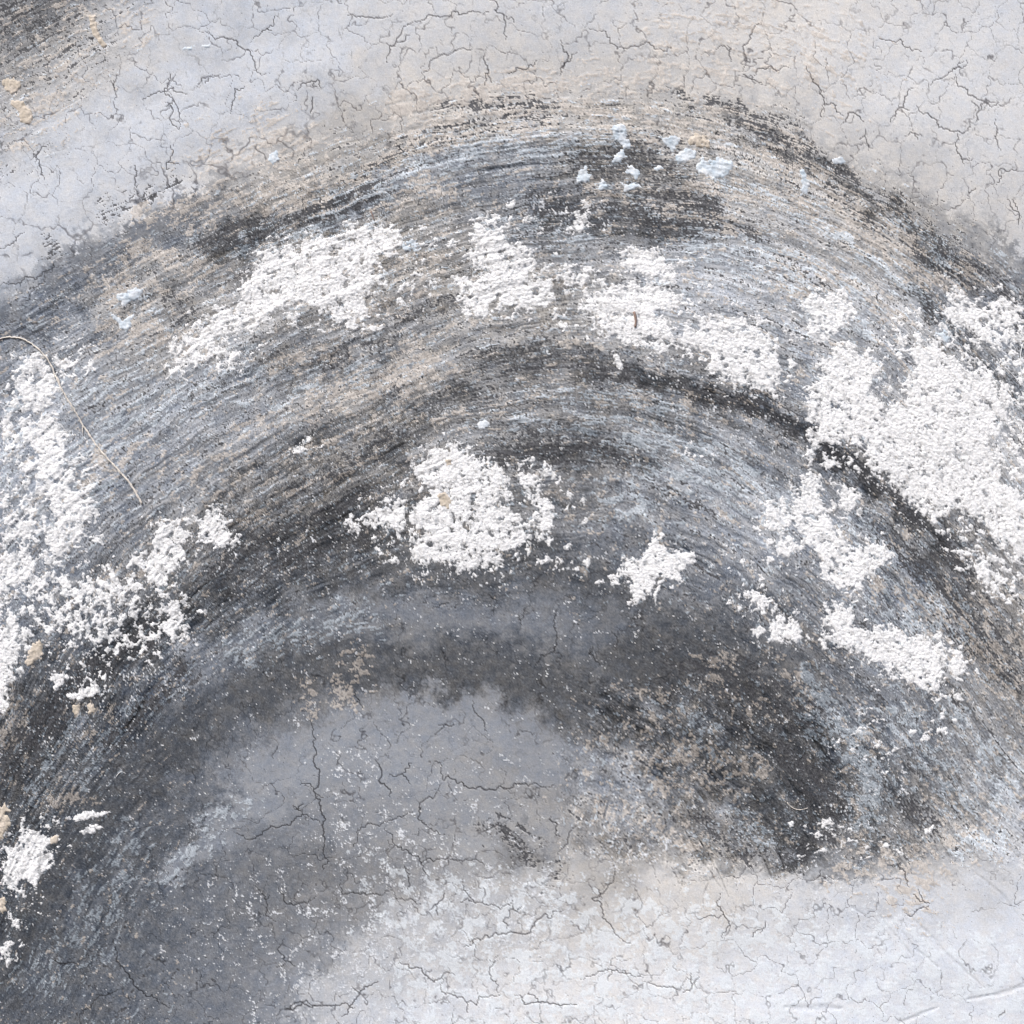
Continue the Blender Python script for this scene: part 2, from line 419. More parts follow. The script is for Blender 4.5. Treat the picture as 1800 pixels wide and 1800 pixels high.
 ('white', .45, 30, [(1690, 940), (1760, 1010), (1800, 1060)]),
 ('white', .45, 40, [(1760, 720), (1800, 840), (1790, 620)]),
]

# broad brush passes: tone, warmth, opacity, half width, points
PASSES = [
 (216, -1, .8, 46, [(-40, 440), (60, 360), (170, 290), (300, 215), (440, 135), (600, 75)]),
 (197, -1, .6, 30, [(60, 250), (200, 190), (330, 110), (480, 20)]),
 (200, -1, .5, 30, [(180, 360), (330, 265), (480, 190), (600, 150)]),
 (112, -1, .8, 40, [(-40, 610), (50, 560), (130, 510)]),
 (122, -1, .75, 34, [(130, 480), (230, 425), (330, 380)]),
 (88, -.5, .7, 20, [(350, 432), (420, 412), (500, 400)]),
 (100, -1.4, .7, 20, [(500, 405), (580, 372), (680, 338)]),
 (142, -1.2, .7, 26, [(650, 340), (760, 292), (880, 268), (1000, 262)]),
 (128, -1, .7, 30, [(820, 335), (920, 322), (1000, 330)]),
 (178, 1.4, .75, 13, [(590, 325), (700, 272), (810, 236), (930, 205), (1060, 190), (1200, 205), (1330, 240)]),
 (110, .6, .7, 28, [(1000, 290), (1110, 275), (1170, 300), (1230, 350)]),
 (98, -.4, .75, 24, [(930, 372), (1040, 378), (1150, 388), (1230, 410)]),
 (112, .3, .7, 12, [(1260, 205), (1420, 285), (1560, 370), (1690, 465), (1790, 560)]),
 (178, .9, .6, 18, [(1250, 300), (1380, 330), (1500, 390), (1580, 450)]),
 (182, -.8, .75, 34, [(1180, 440), (1300, 455), (1420, 505), (1520, 570), (1580, 640)]),
 (110, -.6, .7, 18, [(1600, 500), (1660, 560), (1720, 640), (1800, 740)]),
 (158, -1, .6, 34, [(120, 830), (220, 745), (330, 690), (430, 640)]),
 (112, .1, .6, 12, [(330, 690), (470, 625), (600, 575), (720, 545), (840, 525)]),
 (124, 0, .6, 16, [(420, 700), (560, 640), (700, 595), (820, 570)]),
 (168, .3, .6, 14, [(760, 600), (870, 582), (980, 568), (1080, 585)]),
 (165, 1, .6, 22, [(470, 740), (580, 700), (700, 665), (780, 640)]),
 (92, 0, .7, 13, [(330, 890), (460, 830), (600, 765), (740, 715), (850, 690)]),
 (150, 1.2, .5, 8, [(350, 905), (480, 840), (620, 782), (740, 738)]),
 (84, 0, .8, 17, [(360, 960), (480, 890), (600, 830), (720, 770)]),
 (138, 1.1, .5, 8, [(430, 950), (540, 890), (650, 835)]),
 (80, 0, .85, 34, [(240, 1150), (340, 1060), (450, 985), (560, 940), (680, 905)]),
 (96, 0, .7, 22, [(860, 628), (980, 622), (1090, 640)]),
 (76, 0, .9, 17, [(1080, 655), (1200, 680), (1320, 715), (1430, 775), (1530, 850), (1620, 925), (1700, 1010)]),
 (100, .2, .7, 22, [(1600, 960), (1680, 1060), (1750, 1150), (1830, 1270)]),
 (132, -.5, .6, 16, [(1090, 700), (1200, 722), (1320, 765), (1420, 830)]),
 (92, 0, .75, 28, [(880, 805), (970, 790), (1080, 805), (1130, 830)]),
 (172, -1, .7, 30, [(1080, 860), (1190, 850), (1300, 880), (1380, 930)]),
 (152, -1.2, .7, 26, [(1510, 930), (1560, 1000), (1620, 1080)]),
 (92, -.3, .8, 34, [(520, 1000), (660, 1020), (820, 1015), (960, 985), (1060, 1020), (1160, 1085), (1280, 1100)]),
 (118, -1, .75, 22, [(1000, 950), (1080, 940), (1160, 960), (1260, 1000)]),
 (128, -1, .85, 26, [(290, 1210), (380, 1140), (500, 1090), (620, 1070), (760, 1072), (900, 1085), (1020, 1105)]),
 (84, -.2, .85, 38, [(400, 1250), (500, 1185), (620, 1165), (760, 1168), (900, 1185), (1040, 1215), (1150, 1280), (1270, 1360), (1370, 1440), (1430, 1490)]),
 (78, 0, .8, 50, [(1130, 1150), (1270, 1190), (1390, 1290), (1450, 1400)]),
 (72, 0, .85, 40, [(-30, 1500), (20, 1390), (80, 1290), (160, 1200), (240, 1130)]),
 (80, -.4, .9, 50, [(-30, 1740), (40, 1620), (130, 1490), (230, 1370), (330, 1290)]),
 (96, -.8, .85, 44, [(110, 1800), (190, 1640), (270, 1520), (350, 1420)]),
 (152, -1.2, .8, 24, [(285, 1570), (340, 1490), (410, 1430), (500, 1400)]),
 (152, -1, .85, 46, [(440, 1390), (560, 1320), (680, 1275), (800, 1262), (900, 1290), (1000, 1345), (1120, 1400)]),
 (196, -.3, .6, 46, [(560, 1790), (660, 1680), (800, 1610), (960, 1580)]),
 (112, -.5, .6, 30, [(420, 1560), (500, 1500), (600, 1520)]),
 (120, 0, .6, 30, [(880, 1480), (940, 1520)]),
]

# raised plaster patches: outline, edge raggedness, bias (lower = more holes)
PATCHES = [
 ([(440, 480), (480, 440), (540, 425), (600, 415), (650, 400), (700, 405), (700, 430), (660, 450), (665, 495), (640, 525), (655, 555), (620, 575), (590, 560), (570, 535), (520, 530), (470, 555), (420, 560), (425, 520)], 10, .55),
 ([(300, 620), (345, 580), (385, 545), (430, 540), (460, 560), (420, 580), (380, 590), (400, 615), (420, 640), (395, 635), (360, 610), (340, 640), (305, 655)], 12, .15),
 ([(835, 395), (870, 390), (895, 430), (935, 445), (935, 480), (975, 500), (965, 535), (925, 545), (870, 535), (845, 557), (820, 550), (812, 520), (800, 495), (855, 480), (825, 450), (838, 425)], 9, .5),
 ([(1098, 438), (1140, 438), (1165, 455), (1180, 472), (1162, 490), (1125, 482), (1102, 465)], 6, .9),
 ([(975, 472), (1040, 480), (1065, 500), (990, 498)], 10, .1),
 ([(1035, 520), (1080, 500), (1140, 505), (1190, 505), (1195, 545), (1160, 550), (1195, 590), (1170, 620), (1120, 600), (1060, 585), (1035, 555)], 10, .4),
 ([(1250, 560), (1310, 565), (1350, 590), (1365, 630), (1385, 660), (1345, 690), (1310, 672), (1250, 650), (1240, 622), (1190, 600), (1215, 575)], 9, .6),
 ([(1425, 515), (1480, 515), (1500, 550), (1478, 580), (1425, 585), (1420, 545)], 8, .8),
 ([(1675, 510), (1700, 515), (1735, 545), (1765, 515), (1790, 535), (1800, 585), (1770, 610), (1740, 600), (1700, 590), (1665, 560)], 11, .3),
 ([(1450, 640), (1480, 605), (1525, 625), (1548, 660), (1530, 690), (1545, 710), (1595, 710), (1608, 645), (1580, 605), (1640, 600), (1705, 645), (1740, 662), (1775, 700), (1765, 745), (1740, 790), (1760, 840), (1810, 880), (1830, 990), (1785, 985), (1730, 915), (1680, 885), (1640, 912), (1605, 885), (1570, 845), (1530, 815), (1520, 780), (1470, 775), (1428, 792), (1420, 765), (1440, 745), (1415, 740), (1432, 720), (1425, 695)], 10, .7),
 ([(1695, 965), (1735, 1000), (1765, 1020), (1750, 1040), (1710, 1010)], 9, .3),
 ([(1398, 865), (1425, 832), (1445, 862), (1450, 895), (1475, 930), (1480, 960), (1505, 965), (1545, 952), (1565, 975), (1540, 1000), (1510, 1035), (1480, 1030), (1450, 1010), (1445, 985), (1420, 955), (1395, 925), (1350, 930), (1335, 915), (1350, 885), (1380, 900), (1402, 895)], 8, .6),
 ([(1480, 855), (1510, 870), (1505, 895), (1490, 912), (1475, 890)], 6, .5),
 ([(1350, 955), (1385, 943), (1410, 960), (1378, 978)], 5, .6),
 ([(1345, 978), (1360, 970), (1362, 985), (1350, 990)], 3, .5),
 ([(1310, 1045), (1340, 1040), (1362, 1068), (1340, 1076)], 7, .2),
 ([(1350, 1092), (1375, 1085), (1400, 1095), (1415, 1115), (1390, 1130), (1362, 1125)], 5, .6),
 ([(1322, 1108), (1338, 1102), (1344, 1110), (1332, 1122)], 3, .8),
 ([(1448, 1100), (1470, 1058), (1495, 1070), (1500, 1100), (1530, 1108), (1560, 1100), (1600, 1112), (1650, 1130), (1658, 1180), (1650, 1220), (1605, 1200), (1560, 1180), (1530, 1160), (1500, 1140), (1460, 1130)], 8, .75),
 ([(1650, 1120), (1690, 1150), (1700, 1180), (1675, 1185), (1655, 1150)], 9, .0),
 ([(720, 835), (755, 795), (800, 785), (830, 797), (850, 815), (885, 825), (890, 850), (880, 870), (900, 900), (930, 925), (925, 955), (890, 970), (880, 990), (850, 992), (815, 1000), (785, 985), (745, 990), (720, 965), (735, 940), (712, 905), (725, 890), (750, 880), (755, 860)], 10, .5),
 ([(915, 835), (945, 830), (950, 870), (972, 900), (972, 930), (950, 945), (945, 910), (955, 890), (930, 870)], 7, .3),
 ([(618, 930), (650, 900), (700, 880), (720, 900), (715, 925), (690, 930), (640, 912)], 10, .1),
 ([(1140, 960), (1160, 945), (1170, 972), (1215, 968), (1225, 985), (1195, 1010), (1160, 1020), (1142, 1048), (1120, 1060), (1112, 1030), (1092, 1010), (1100, 985), (1130, 985)], 5, .7),
 ([(1043, 1022), (1060, 1017), (1063, 1025), (1052, 1033)], 3, .8),
 ([(1070, 1012), (1080, 1008), (1092, 1030), (1078, 1030)], 3, .7),
 ([(945, 985), (972, 975), (965, 992), (948, 994)], 3, .7),
 ([(985, 963), (1002, 958), (1000, 970), (990, 970)], 3, .7),
 ([(35, 640), (50, 625), (82, 627), (85, 655), (60, 662), (70, 675), (110, 660), (105, 690), (85, 700), (75, 725), (40, 722), (30, 680)], 7, .55),
 ([(32, 738), (90, 735), (115, 765), (118, 795), (95, 812), (70, 800), (40, 775)], 7, .45),
 ([(18, 808), (55, 812), (85, 795), (130, 830), (125, 858), (160, 880), (165, 905), (145, 945), (125, 965), (105, 990), (75, 985), (92, 940), (98, 915), (80, 880), (60, 835)], 8, .35),
 ([(2, 935), (30, 912), (60, 918), (52, 945), (15, 948)], 6, .3),
 ([(-20, 985), (40, 965), (62, 985), (30, 1030), (-20, 1070)], 8, .3),
 ([(268, 968), (283, 913), (300, 925), (320, 925), (335, 940), (315, 960), (330, 975), (310, 990), (300, 1010), (280, 1042), (265, 1020), (245, 1000), (235, 985), (258, 985)], 5, .7),
 ([(330, 915), (360, 905), (375, 890), (395, 915), (410, 940), (395, 960), (350, 955), (336, 942), (362, 935), (352, 920)], 5, .55),
 ([(285, 1062), (312, 1060), (322, 1085), (312, 1110), (330, 1120), (300, 1125), (286, 1090)], 6, .4),
 ([(12, 1500), (50, 1460), (80, 1465), (88, 1500), (92, 1520), (65, 1550), (40, 1545), (22, 1570), (8, 1545)], 6, .75),
 ([(118, 1438), (160, 1425), (198, 1427), (168, 1437), (140, 1445)], 3, .6),
 ([(140, 1462), (168, 1447), (182, 1453), (168, 1467)], 3, .9),
 ([(-10, 1668), (22, 1658), (18, 1682), (-10, 1690)], 5, .6),
 ([(15, 1605), (30, 1620), (34, 1632), (22, 1630)], 4, .3),
 ([(120, 1222), (158, 1205), (165, 1202), (178, 1212), (150, 1228), (132, 1235)], 4, .8),
 ([(85, 1188), (110, 1185), (112, 1200), (98, 1210)], 4, .5),
 ([(-20, 1120), (30, 1080), (35, 1150), (15, 1200), (10, 1240), (-20, 1260)], 8, .4),
 ([(508, 800), (525, 785), (545, 765), (543, 780), (520, 802)], 4, .2),
 ([(1078, 622), (1088, 620), (1097, 645), (1092, 652), (1082, 640)], 3, .9),
 ([(1030, 355), (1025, 375), (1010, 380), (1003, 400), (1018, 408), (1030, 390), (1036, 360)], 5, .3),
 ([(890, 355), (905, 350), (908, 362), (893, 365)], 3, .5),
 ([(1445, 1442), (1466, 1440), (1465, 1452), (1448, 1454)], 3, .6),
 ([(1385, 1446), (1394, 1444), (1396, 1454), (1386, 1455)], 2, .8),
 ([(1625, 1458), (1640, 1452), (1640, 1466), (1628, 1468)], 3, .6),
]
BLUECHIPS = [   # smooth pale paint chips
 ([(205, 522), (225, 508), (252, 508), (245, 525), (218, 535)], 4, .7),
 ([(190, 548), (215, 562), (235, 556), (226, 585), (212, 580), (207, 566)], 3, .8),
 ([(475, 270), (486, 265), (490, 280), (480, 288), (470, 282)], 2, .8),
 ([(1075, 225), (1092, 218), (1103, 235), (1098, 246), (1080, 246)], 4, .5),
 ([(1085, 246), (1106, 243), (1108, 260), (1098, 262)], 2, .9),
 ([(1080, 272), (1097, 262), (1102, 275), (1090, 284), (1078, 283)], 3, .7),
 ([(1100, 290), (1112, 288), (1127, 306), (1118, 313), (1102, 303)], 3, .6),
 ([(1018, 302), (1030, 292), (1038, 306), (1032, 322), (1016, 318)], 4, .4),
 ([(1048, 325), (1060, 316), (1066, 332), (1054, 334)], 4, .3),
 ([(1092, 320), (1105, 325), (1118, 322), (1135, 330), (1110, 332), (1098, 338)], 3, .5),
 ([(1150, 295), (1158, 290), (1168, 295), (1154, 302)], 2, .9),
 ([(1163, 243), (1185, 238), (1200, 243), (1188, 258), (1182, 270), (1174, 258)], 3, .8),
 ([(1185, 275), (1205, 262), (1222, 268), (1222, 278), (1205, 284), (1192, 287)], 3, .7),
 ([(1220, 292), (1238, 278), (1252, 280), (1270, 278), (1288, 290), (1275, 312), (1262, 312), (1240, 310), (1228, 304)], 4, .6),
 ([(1405, 300), (1412, 295), (1424, 325), (1420, 342), (1405, 344), (1412, 325)], 4, .5),
 ([(1462, 280), (1478, 275), (1485, 285), (1470, 288)], 3, .5),
 ([(1122, 555), (1140, 545), (1158, 550), (1155, 572), (1132, 575)], 4, .7),
 ([(1332, 668), (1346, 660), (1354, 680), (1346, 692)], 2, .9),
 ([(1640, 590), (1665, 575), (1675, 590), (1668, 606), (1655, 600)], 3, .8),
 ([(355, 80), (370, 78), (372, 84), (358, 88)], 3, .5), ([(322, 86), (336, 78), (342, 80), (332, 88)], 3, .5),
 ([(720, 425), (735, 425), (736, 438), (722, 438)], 3, .6),
 ([(840, 745), (852, 738), (862, 745), (858, 752), (843, 753)], 2, .9),
 ([(698, 425), (735, 420), (742, 440), (712, 440)], 3, .3),
]
BEIGECHIPS = [
 ([(0, 142), (20, 136), (36, 143), (34, 155), (22, 165), (8, 155)], 3, .9),
 ([(20, 178), (35, 172), (46, 185), (58, 195), (55, 222), (38, 212), (28, 192)], 3, .9),
 ([(155, 26), (166, 28), (170, 55), (188, 80), (180, 86), (168, 66), (160, 55)], 2, .8),
 ([(768, 868), (782, 862), (795, 880), (788, 895), (772, 890)], 3, .8),
 ([(783, 808), (795, 806), (794, 818), (784, 820)], 2, .9),
 ([(52, 1140), (68, 1126), (76, 1142), (70, 1160), (40, 1170)], 4, .6),
 ([(125, 1240), (140, 1236), (142, 1255), (130, 1256)], 3, .6),
 ([(152, 1240), (165, 1236), (170, 1252), (154, 1256)], 3, .6),
 ([(88, 1472), (104, 1468), (102, 1480), (90, 1484)], 3, .5),
 ([(-5, 1420), (12, 1412), (20, 1425), (10, 1470), (-5, 1475)], 5, .4),
 ([(-5, 1580), (8, 1580), (10, 1600), (-5, 1612)], 4, .4),
 ([(1225, 232), (1240, 240), (1250, 262), (1232, 262), (1205, 250)], 4, .3),
]

CRACKS = [  # traced cracks: width, points
 (2.4, [(545, 1262), (549, 1290), (557, 1325), (561, 1370), (563, 1405), (566, 1450), (568, 1500), (570, 1530)]),
 (2.2, [(0, 502), (30, 498), (60, 490), (75, 478), (95, 462)]), (1.6, [(0, 437), (25, 425), (45, 408)]),
 (1.8, [(45, 530), (60, 505), (80, 495)]), (1.6, [(80, 545), (105, 520)]),
 (2.2, [(415, 1464), (440, 1476), (456, 1468), (485, 1455), (510, 1450), (530, 1435), (563, 1444)]),
 (1.6, [(530, 1432), (515, 1410)]),
 (2.6, [(658, 1335), (670, 1352), (682, 1385), (686, 1402)]), (2.0, [(683, 1364), (706, 1360), (722, 1378)]),
 (2.2, [(763, 1337), (777, 1345), (780, 1372), (815, 1377), (840, 1383), (860, 1386), (880, 1382), (930, 1382), (975, 1380)]),
 (2.0, [(777, 1377), (755, 1400), (738, 1412), (735, 1440), (760, 1460), (790, 1468)]),
 (1.6, [(735, 1435), (690, 1440), (650, 1448), (628, 1465), (620, 1490)]),
 (2.0, [(680, 1450), (690, 1480), (720, 1500), (740, 1520), (770, 1510), (810, 1512), (860, 1518)]),
 (1.6, [(712, 1522), (716, 1565)]), (1.6, [(815, 1540), (815, 1565), (835, 1588), (865, 1590), (900, 1580)]),
 (2.0, [(600, 1545), (628, 1570), (650, 1572), (690, 1565)]),
 (2.4, [(755, 1600), (765, 1590), (782, 1570)]), (1.8, [(740, 1590), (722, 1580), (690, 1578)]),
 (2.4, [(600, 1788), (620, 1765), (640, 1735), (665, 1725)]),
 (2.6, [(560, 1770), (500, 1775), (530, 1765), (590, 1768), (625, 1770)]),
 (2.4, [(905, 1750), (925, 1766), (950, 1762), (985, 1768), (1015, 1765)]),
 (2.2, [(700, 1695), (740, 1702), (775, 1720), (800, 1715)]), (1.8, [(775, 1720), (778, 1745), (800, 1750), (838, 1768), (860, 1752), (880, 1748)]),
 (2.2, [(815, 1665), (840, 1650), (870, 1640), (890, 1642), (930, 1640), (955, 1610), (990, 1600)]),
 (1.8, [(892, 1640), (895, 1600), (900, 1582)]), (1.8, [(875, 1680), (862, 1700), (872, 1725), (875, 1745)]),
 (1.8, [(1020, 1722), (1060, 1708), (1090, 1710), (1130, 1718)]), (1.4, [(1130, 1725), (1180, 1735), (1200, 1738)]),
 (2.0, [(1080, 1520), (1070, 1555), (1040, 1580), (1060, 1600), (1080, 1640), (1110, 1660)]),
 (1.8, [(980, 1500), (1000, 1470), (1015, 1450)]), (1.6, [(965, 1440), (980, 1450), (985, 1470)]),
 (2.0, [(1270, 1650), (1278, 1630), (1275, 1612), (1260, 1590), (1266, 1570)]),
 (2.0, [(1200, 1745), (1218, 1730), (1216, 1710)]), (1.6, [(1225, 1615), (1250, 1608), (1275, 1612)]),
 (2.0, [(1425, 1548), (1440, 1540), (1442, 1530)]), (2.2, [(1560, 1520), (1580, 1520), (1592, 1545), (1598, 1560)]),
 (2.2, [(1605, 1572), (1618, 1585), (1634, 1588)]), (1.8, [(1634, 1588), (1610, 1602), (1590, 1604)]),
 (1.8, [(1335, 1640), (1345, 1620)]), (1.8, [(1755, 1788), (1768, 1775)]),
 (1.8, [(625, 1215), (638, 1245)]), (1.6, [(830, 1230), (845, 1262), (858, 1290)]), (1.4, [(770, 1275), (800, 1272)]),
 (1.8, [(978, 1068), (975, 1095), (978, 1130), (975, 1145), (950, 1150), (940, 1175)]),
 (2.0, [(1040, 1142), (1035, 1150), (1055, 1170)]), (1.6, [(1075, 1110), (1085, 1135)]),
 (1.8, [(912, 1082), (918, 1100)]), (1.6, [(760, 1070), (790, 1060)]),
 (1.8, [(1450, 1135), (1460, 1142), (1490, 1145), (1520, 1150)]),
 (2.2, [(200, 1650), (205, 1690), (225, 1710), (245, 1740), (275, 1755), (300, 1770)]), (1.8, [(90, 1685), (120, 1692), (140, 1698)]),
 (1.8, [(215, 1738), (170, 1755), (160, 1770), (145, 1785)]), (1.6, [(445, 1555), (460, 1570), (470, 1600), (485, 1620)]),
 (2.0, [(490, 1560), (500, 1585), (525, 1588), (555, 1575)]), (1.8, [(500, 1650), (500, 1690), (520, 1700)]),
 (2.0, [(350, 55), (390, 65), (415, 70), (418, 80), (440, 90), (455, 128), (475, 130)]),
 (1.6, [(440, 75), (460, 55), (490, 30)]),
 (2.0, [(405, 200), (408, 180), (412, 155), (430, 152)]), (1.6, [(300, 130), (290, 165), (310, 185), (315, 230)]),
 (2.0, [(290, 180), (300, 205), (315, 228)]), (1.8, [(345, 155), (365, 135), (390, 130)]),
 (1.8, [(250, 175), (280, 160), (310, 163), (330, 165)]), (2.0, [(300, 255), (295, 285), (290, 300)]),
 (2.2, [(235, 290), (240, 310), (240, 330)]), (1.8, [(62, 285), (70, 265), (85, 258)]), (2.0, [(60, 275), (72, 295), (78, 315)]),
 (2.0, [(520, 160), (540, 145), (558, 140), (565, 155)]), (2.2, [(550, 170), (550, 190), (545, 200)]),
 (1.8, [(200, 145), (202, 160), (205, 130)]),
 (1.8, [(610, 32), (650, 30), (690, 25)]), (2.2, [(715, 45), (705, 60), (685, 90), (680, 110)]),
 (2.0, [(715, 45), (735, 38), (790, 30), (830, 20), (860, 22)]), (2.0, [(860, 0), (870, 18), (885, 25), (889, 45), (888, 72)]),
 (1.8, [(740, 130), (760, 105), (800, 88), (830, 85)]), (2.0, [(855, 90), (857, 120), (852, 150)]),
 (2.0, [(892, 130), (925, 122), (945, 105)]), (2.2, [(985, 70), (1000, 98), (990, 120), (1015, 90)]),
 (1.8, [(1035, 50), (1065, 55), (1080, 78), (1095, 85), (1165, 90), (1185, 82)]),
 (2.2, [(1305, 130), (1318, 138), (1325, 140)]), (2.0, [(1305, 128), (1308, 95), (1325, 50), (1335, 40)]),
 (2.0, [(1285, 108), (1283, 90), (1278, 80)]), (1.8, [(1320, 140), (1335, 120), (1355, 115), (1365, 125), (1390, 120)]),
 (2.0, [(1420, 115), (1440, 165), (1470, 185), (1482, 205)]), (2.2, [(1482, 215), (1490, 200), (1510, 205), (1518, 215)]),
 (2.2, [(1565, 215), (1575, 200), (1590, 180), (1605, 155)]), (2.0, [(1610, 185), (1635, 205), (1650, 225), (1690, 235), (1705, 220)]),
 (2.0, [(1683, 235), (1683, 270), (1690, 280), (1710, 280)]), (2.0, [(1680, 130), (1700, 165), (1730, 180), (1755, 180)]),
 (2.0, [(1715, 215), (1720, 195), (1735, 180)]), (1.8, [(1545, 65), (1555, 70), (1585, 70), (1590, 82), (1620, 90)]),
 (1.8, [(1590, 240), (1605, 235), (1620, 240)]), (1.8, [(1750, 210), (1748, 240), (1758, 268)]),
 (1.8, [(1635, 150), (1660, 135), (1690, 120), (1700, 105)]), (1.8, [(1715, 330), (1700, 345), (1730, 400), (1760, 300), (1790, 300)][:2]),
 (2.0, [(1770, 350), (1785, 370), (1790, 395)]), (1.8, [(1750, 325), (1790, 295)]), (1.8, [(1510, 245), (1520, 225)]),
]
GROOVES = [  # scratches: width, darkness, points
 (4.0, 60, [(832, 303), (860, 298), (900, 292), (950, 288)]), (4.0, 50, [(958, 289), (985, 287), (1010, 286)]),
 (4.5, 60, [(200, 1308), (225, 1275), (245, 1245), (258, 1225)]),
 (2.0, 40, [(1205, 1460), (1240, 1520), (1272, 1565)]), (2.0, 45, [(1220, 1458), (1250, 1510), (1280, 1575)]),
 (1.6, 30, [(1200, 1470), (1215, 1500)]), (2.4, 50, [(1332, 1485), (1345, 1515), (1360, 1548)]),
 (1.6, 30, [(1275, 1495), (1275, 1520)]), (1.8, 30, [(1370, 1500), (1378, 1525)]), (1.8, 30, [(1190, 1500), (1207, 1530)]),
 (3.2, 14, [(1548, 1610), (1580, 1650), (1605, 1682)]), (3.2, 12, [(1560, 1610), (1600, 1655), (1650, 1700)]),
 (3.4, 12, [(1590, 1600), (1650, 1660), (1700, 1710), (1728, 1735)]), (2.6, 12, [(1490, 1590), (1505, 1600), (1520, 1608)]),
 (5, 12, [(1735, 1750), (1770, 1742), (1800, 1733)]), (4, 12, [(1700, 1757), (1735, 1750)]),
 (4, 10, [(1580, 1798), (1620, 1782), (1650, 1770)]), (7, 10, [(1380, 1770), (1420, 1772), (1480, 1772)]),
 (3, 10, [(1710, 1530), (1760, 1570), (1800, 1620)]), (2.4, -14, [(950, 20), (985, 6)]),
 (2.2, 22, [(1012, 1355), (1012, 1385)]), (2.2, 22, [(1012, 1356), (1028, 1357)]),
 (2, 26, [(1560, 560), (1420, 480)][:1] * 2),
 (2.2, 30, [(1400, 620), (1440, 640)][:1] * 2),
]


def jag(pts, amp, seed, n=5):
    """fractal midpoint displacement of a polyline"""
    r = np.random.RandomState(seed)
    P = np.array(pts, float)
    if np.allclose(P[0], P[-1]) and len(P) == 2:
        return None
    for k in range(n):
        A, B = P[:-1], P[1:]
        L = np.hypot(*(B - A).T)
        M = (A + B) / 2
        N = np.c_[-(B - A)[:, 1], (B - A)[:, 0]] / np.maximum(L, 1e-3)[:, None]
        M = M + N * (r.randn(len(M)) * np.minimum(L, 40) * amp)[:, None]
        Q = np.empty((len(P) + len(M), 2)); Q[0::2] = P; Q[1::2] = M
        P = Q
        if L.mean() < 4:
            break
    return P


def box_idx(xs, ys, x0, x1, y0, y1):
    return (slice(np.searchsorted(ys, y0), np.searchsorted(ys, y1)), slice(np.searchsorted(xs, x0), np.searchsorted(xs, x1)))


def seg_dist(X, Y, a, b):
    dx, dy = b[0] - a[0], b[1] - a[1]
    l2 = dx * dx + dy * dy + 1e-6
    t = np.clip(((X - a[0]) * dx + (Y - a[1]) * dy) / l2, 0, 1)
    return np.sqrt((X - a[0] - t * dx) ** 2 + (Y - a[1] - t * dy) ** 2), t


def draw_lines(out, xs, ys, P, w, fade=True):
    """stamp a tapering line, out = max(out, profile)"""
    P = np.asarray(P, float)
    L = np.r_[0, np.cumsum(np.hypot(*np.diff(P, axis=0).T))]
    tot = L[-1] + 1e-6
    for i in range(len(P) - 1):
        a, b = P[i], P[i + 1]
        s = box_idx(xs, ys, min(a[0], b[0]) - w - 2, max(a[0], b[0]) + w + 2, min(a[1], b[1]) - w - 2, max(a[1], b[1]) + w + 2)
        if s[0].stop <= s[0].start or s[1].stop <= s[1].start:
            continue
        X, Y = np.meshgrid(xs[s[1]], ys[s[0]])
        d, t = seg_dist(X, Y, a, b)
        u = (L[i] + t * (L[i + 1] - L[i])) / tot
        ww = w * (0.45 + 0.55 * np.clip(4 * np.minimum(u, 1 - u), 0, 1)) if fade else w
        out[s] = np.maximum(out[s], np.clip(1.15 - d / ww, 0, 1))


def patch_field(polys, xs, ys, noise, shape):
    """>0 inside ragged outlines; each patch keeps its own edge raggedness"""
    F = np.full(shape, -2.2, f4)
    for pts, rag, bias in polys:
        P = np.array(pts, float); m = 30
        s = box_idx(xs, ys, P[:, 0].min() - m, P[:, 0].max() + m, P[:, 1].min() - m, P[:, 1].max() + m)
        X, Y = np.meshgrid(xs[s[1]], ys[s[0]])
        if X.size == 0:
            continue
        d = np.full(X.shape, 1e9); inside = np.zeros(X.shape, bool)
        for i in range(len(P)):
            a, b = P[i], P[(i + 1) % len(P)]
            dd, _ = seg_dist(X, Y, a, b); d = np.minimum(d, dd)
            c = ((a[1] > Y) != (b[1] > Y))
            xi = (b[0] - a[0]) * (Y - a[1]) / (b[1] - a[1] + 1e-9) + a[0]
            inside ^= c & (X < xi)
        sd = np.where(inside, d, -d) / (rag * 1.1)
        v = np.clip(sd, -3, .5 + bias * .9) + noise[s] * .95 - np.clip(-sd - .8, 0, 3) * .6
        F[s] = np.maximum(F[s], v)
    return F


def voronoi_edges(X, Y, cell, seed):
    """distance to cell borders and a random number per border"""
    x = X / cell; y = Y / cell
    ix = np.floor(x).astype(np.int32); iy = np.floor(y).astype(np.int32)
    cand = []
    for dy in (-1, 0, 1):
        for dx in (-1, 0, 1):
            jx = (ix + dx + seed) & 255; jy = (iy + dy) & 255
            h = PERM[PERM[jx] + jy]
            px = ix + dx + RND[h] * .9 - x; py = iy + dy + RND2[h] * .9 - y
            cand.append((px, py, h))
    f1 = np.full(X.shape, 9, f4); gx = np.zeros(X.shape, f4); gy = np.zeros(X.shape, f4); h1 = np.zeros(X.shape, np.int32)
    for px, py, h in cand:
        d = px * px + py * py; m = d < f1
        f1 = np.where(m, d, f1); gx = np.where(m, px, gx); gy = np.where(m, py, gy); h1 = np.where(m, h, h1)
    e = np.full(X.shape, 9, f4); he = np.zeros(X.shape, np.int32)
    for px, py, h in cand:
        ddx = px - gx; ddy = py - gy; l = np.sqrt(ddx * ddx + ddy * ddy)
        ed = np.where(l > 1e-4, ((px + gx) * ddx + (py + gy) * ddy) * .5 / np.maximum(l, 1e-4), 9)
        m = ed < e
        e = np.where(m, ed, e); he = np.where(m, h, he)
    return (e * cell).astype(f4), RND[(h1 * 7 + he * 7) & 255]


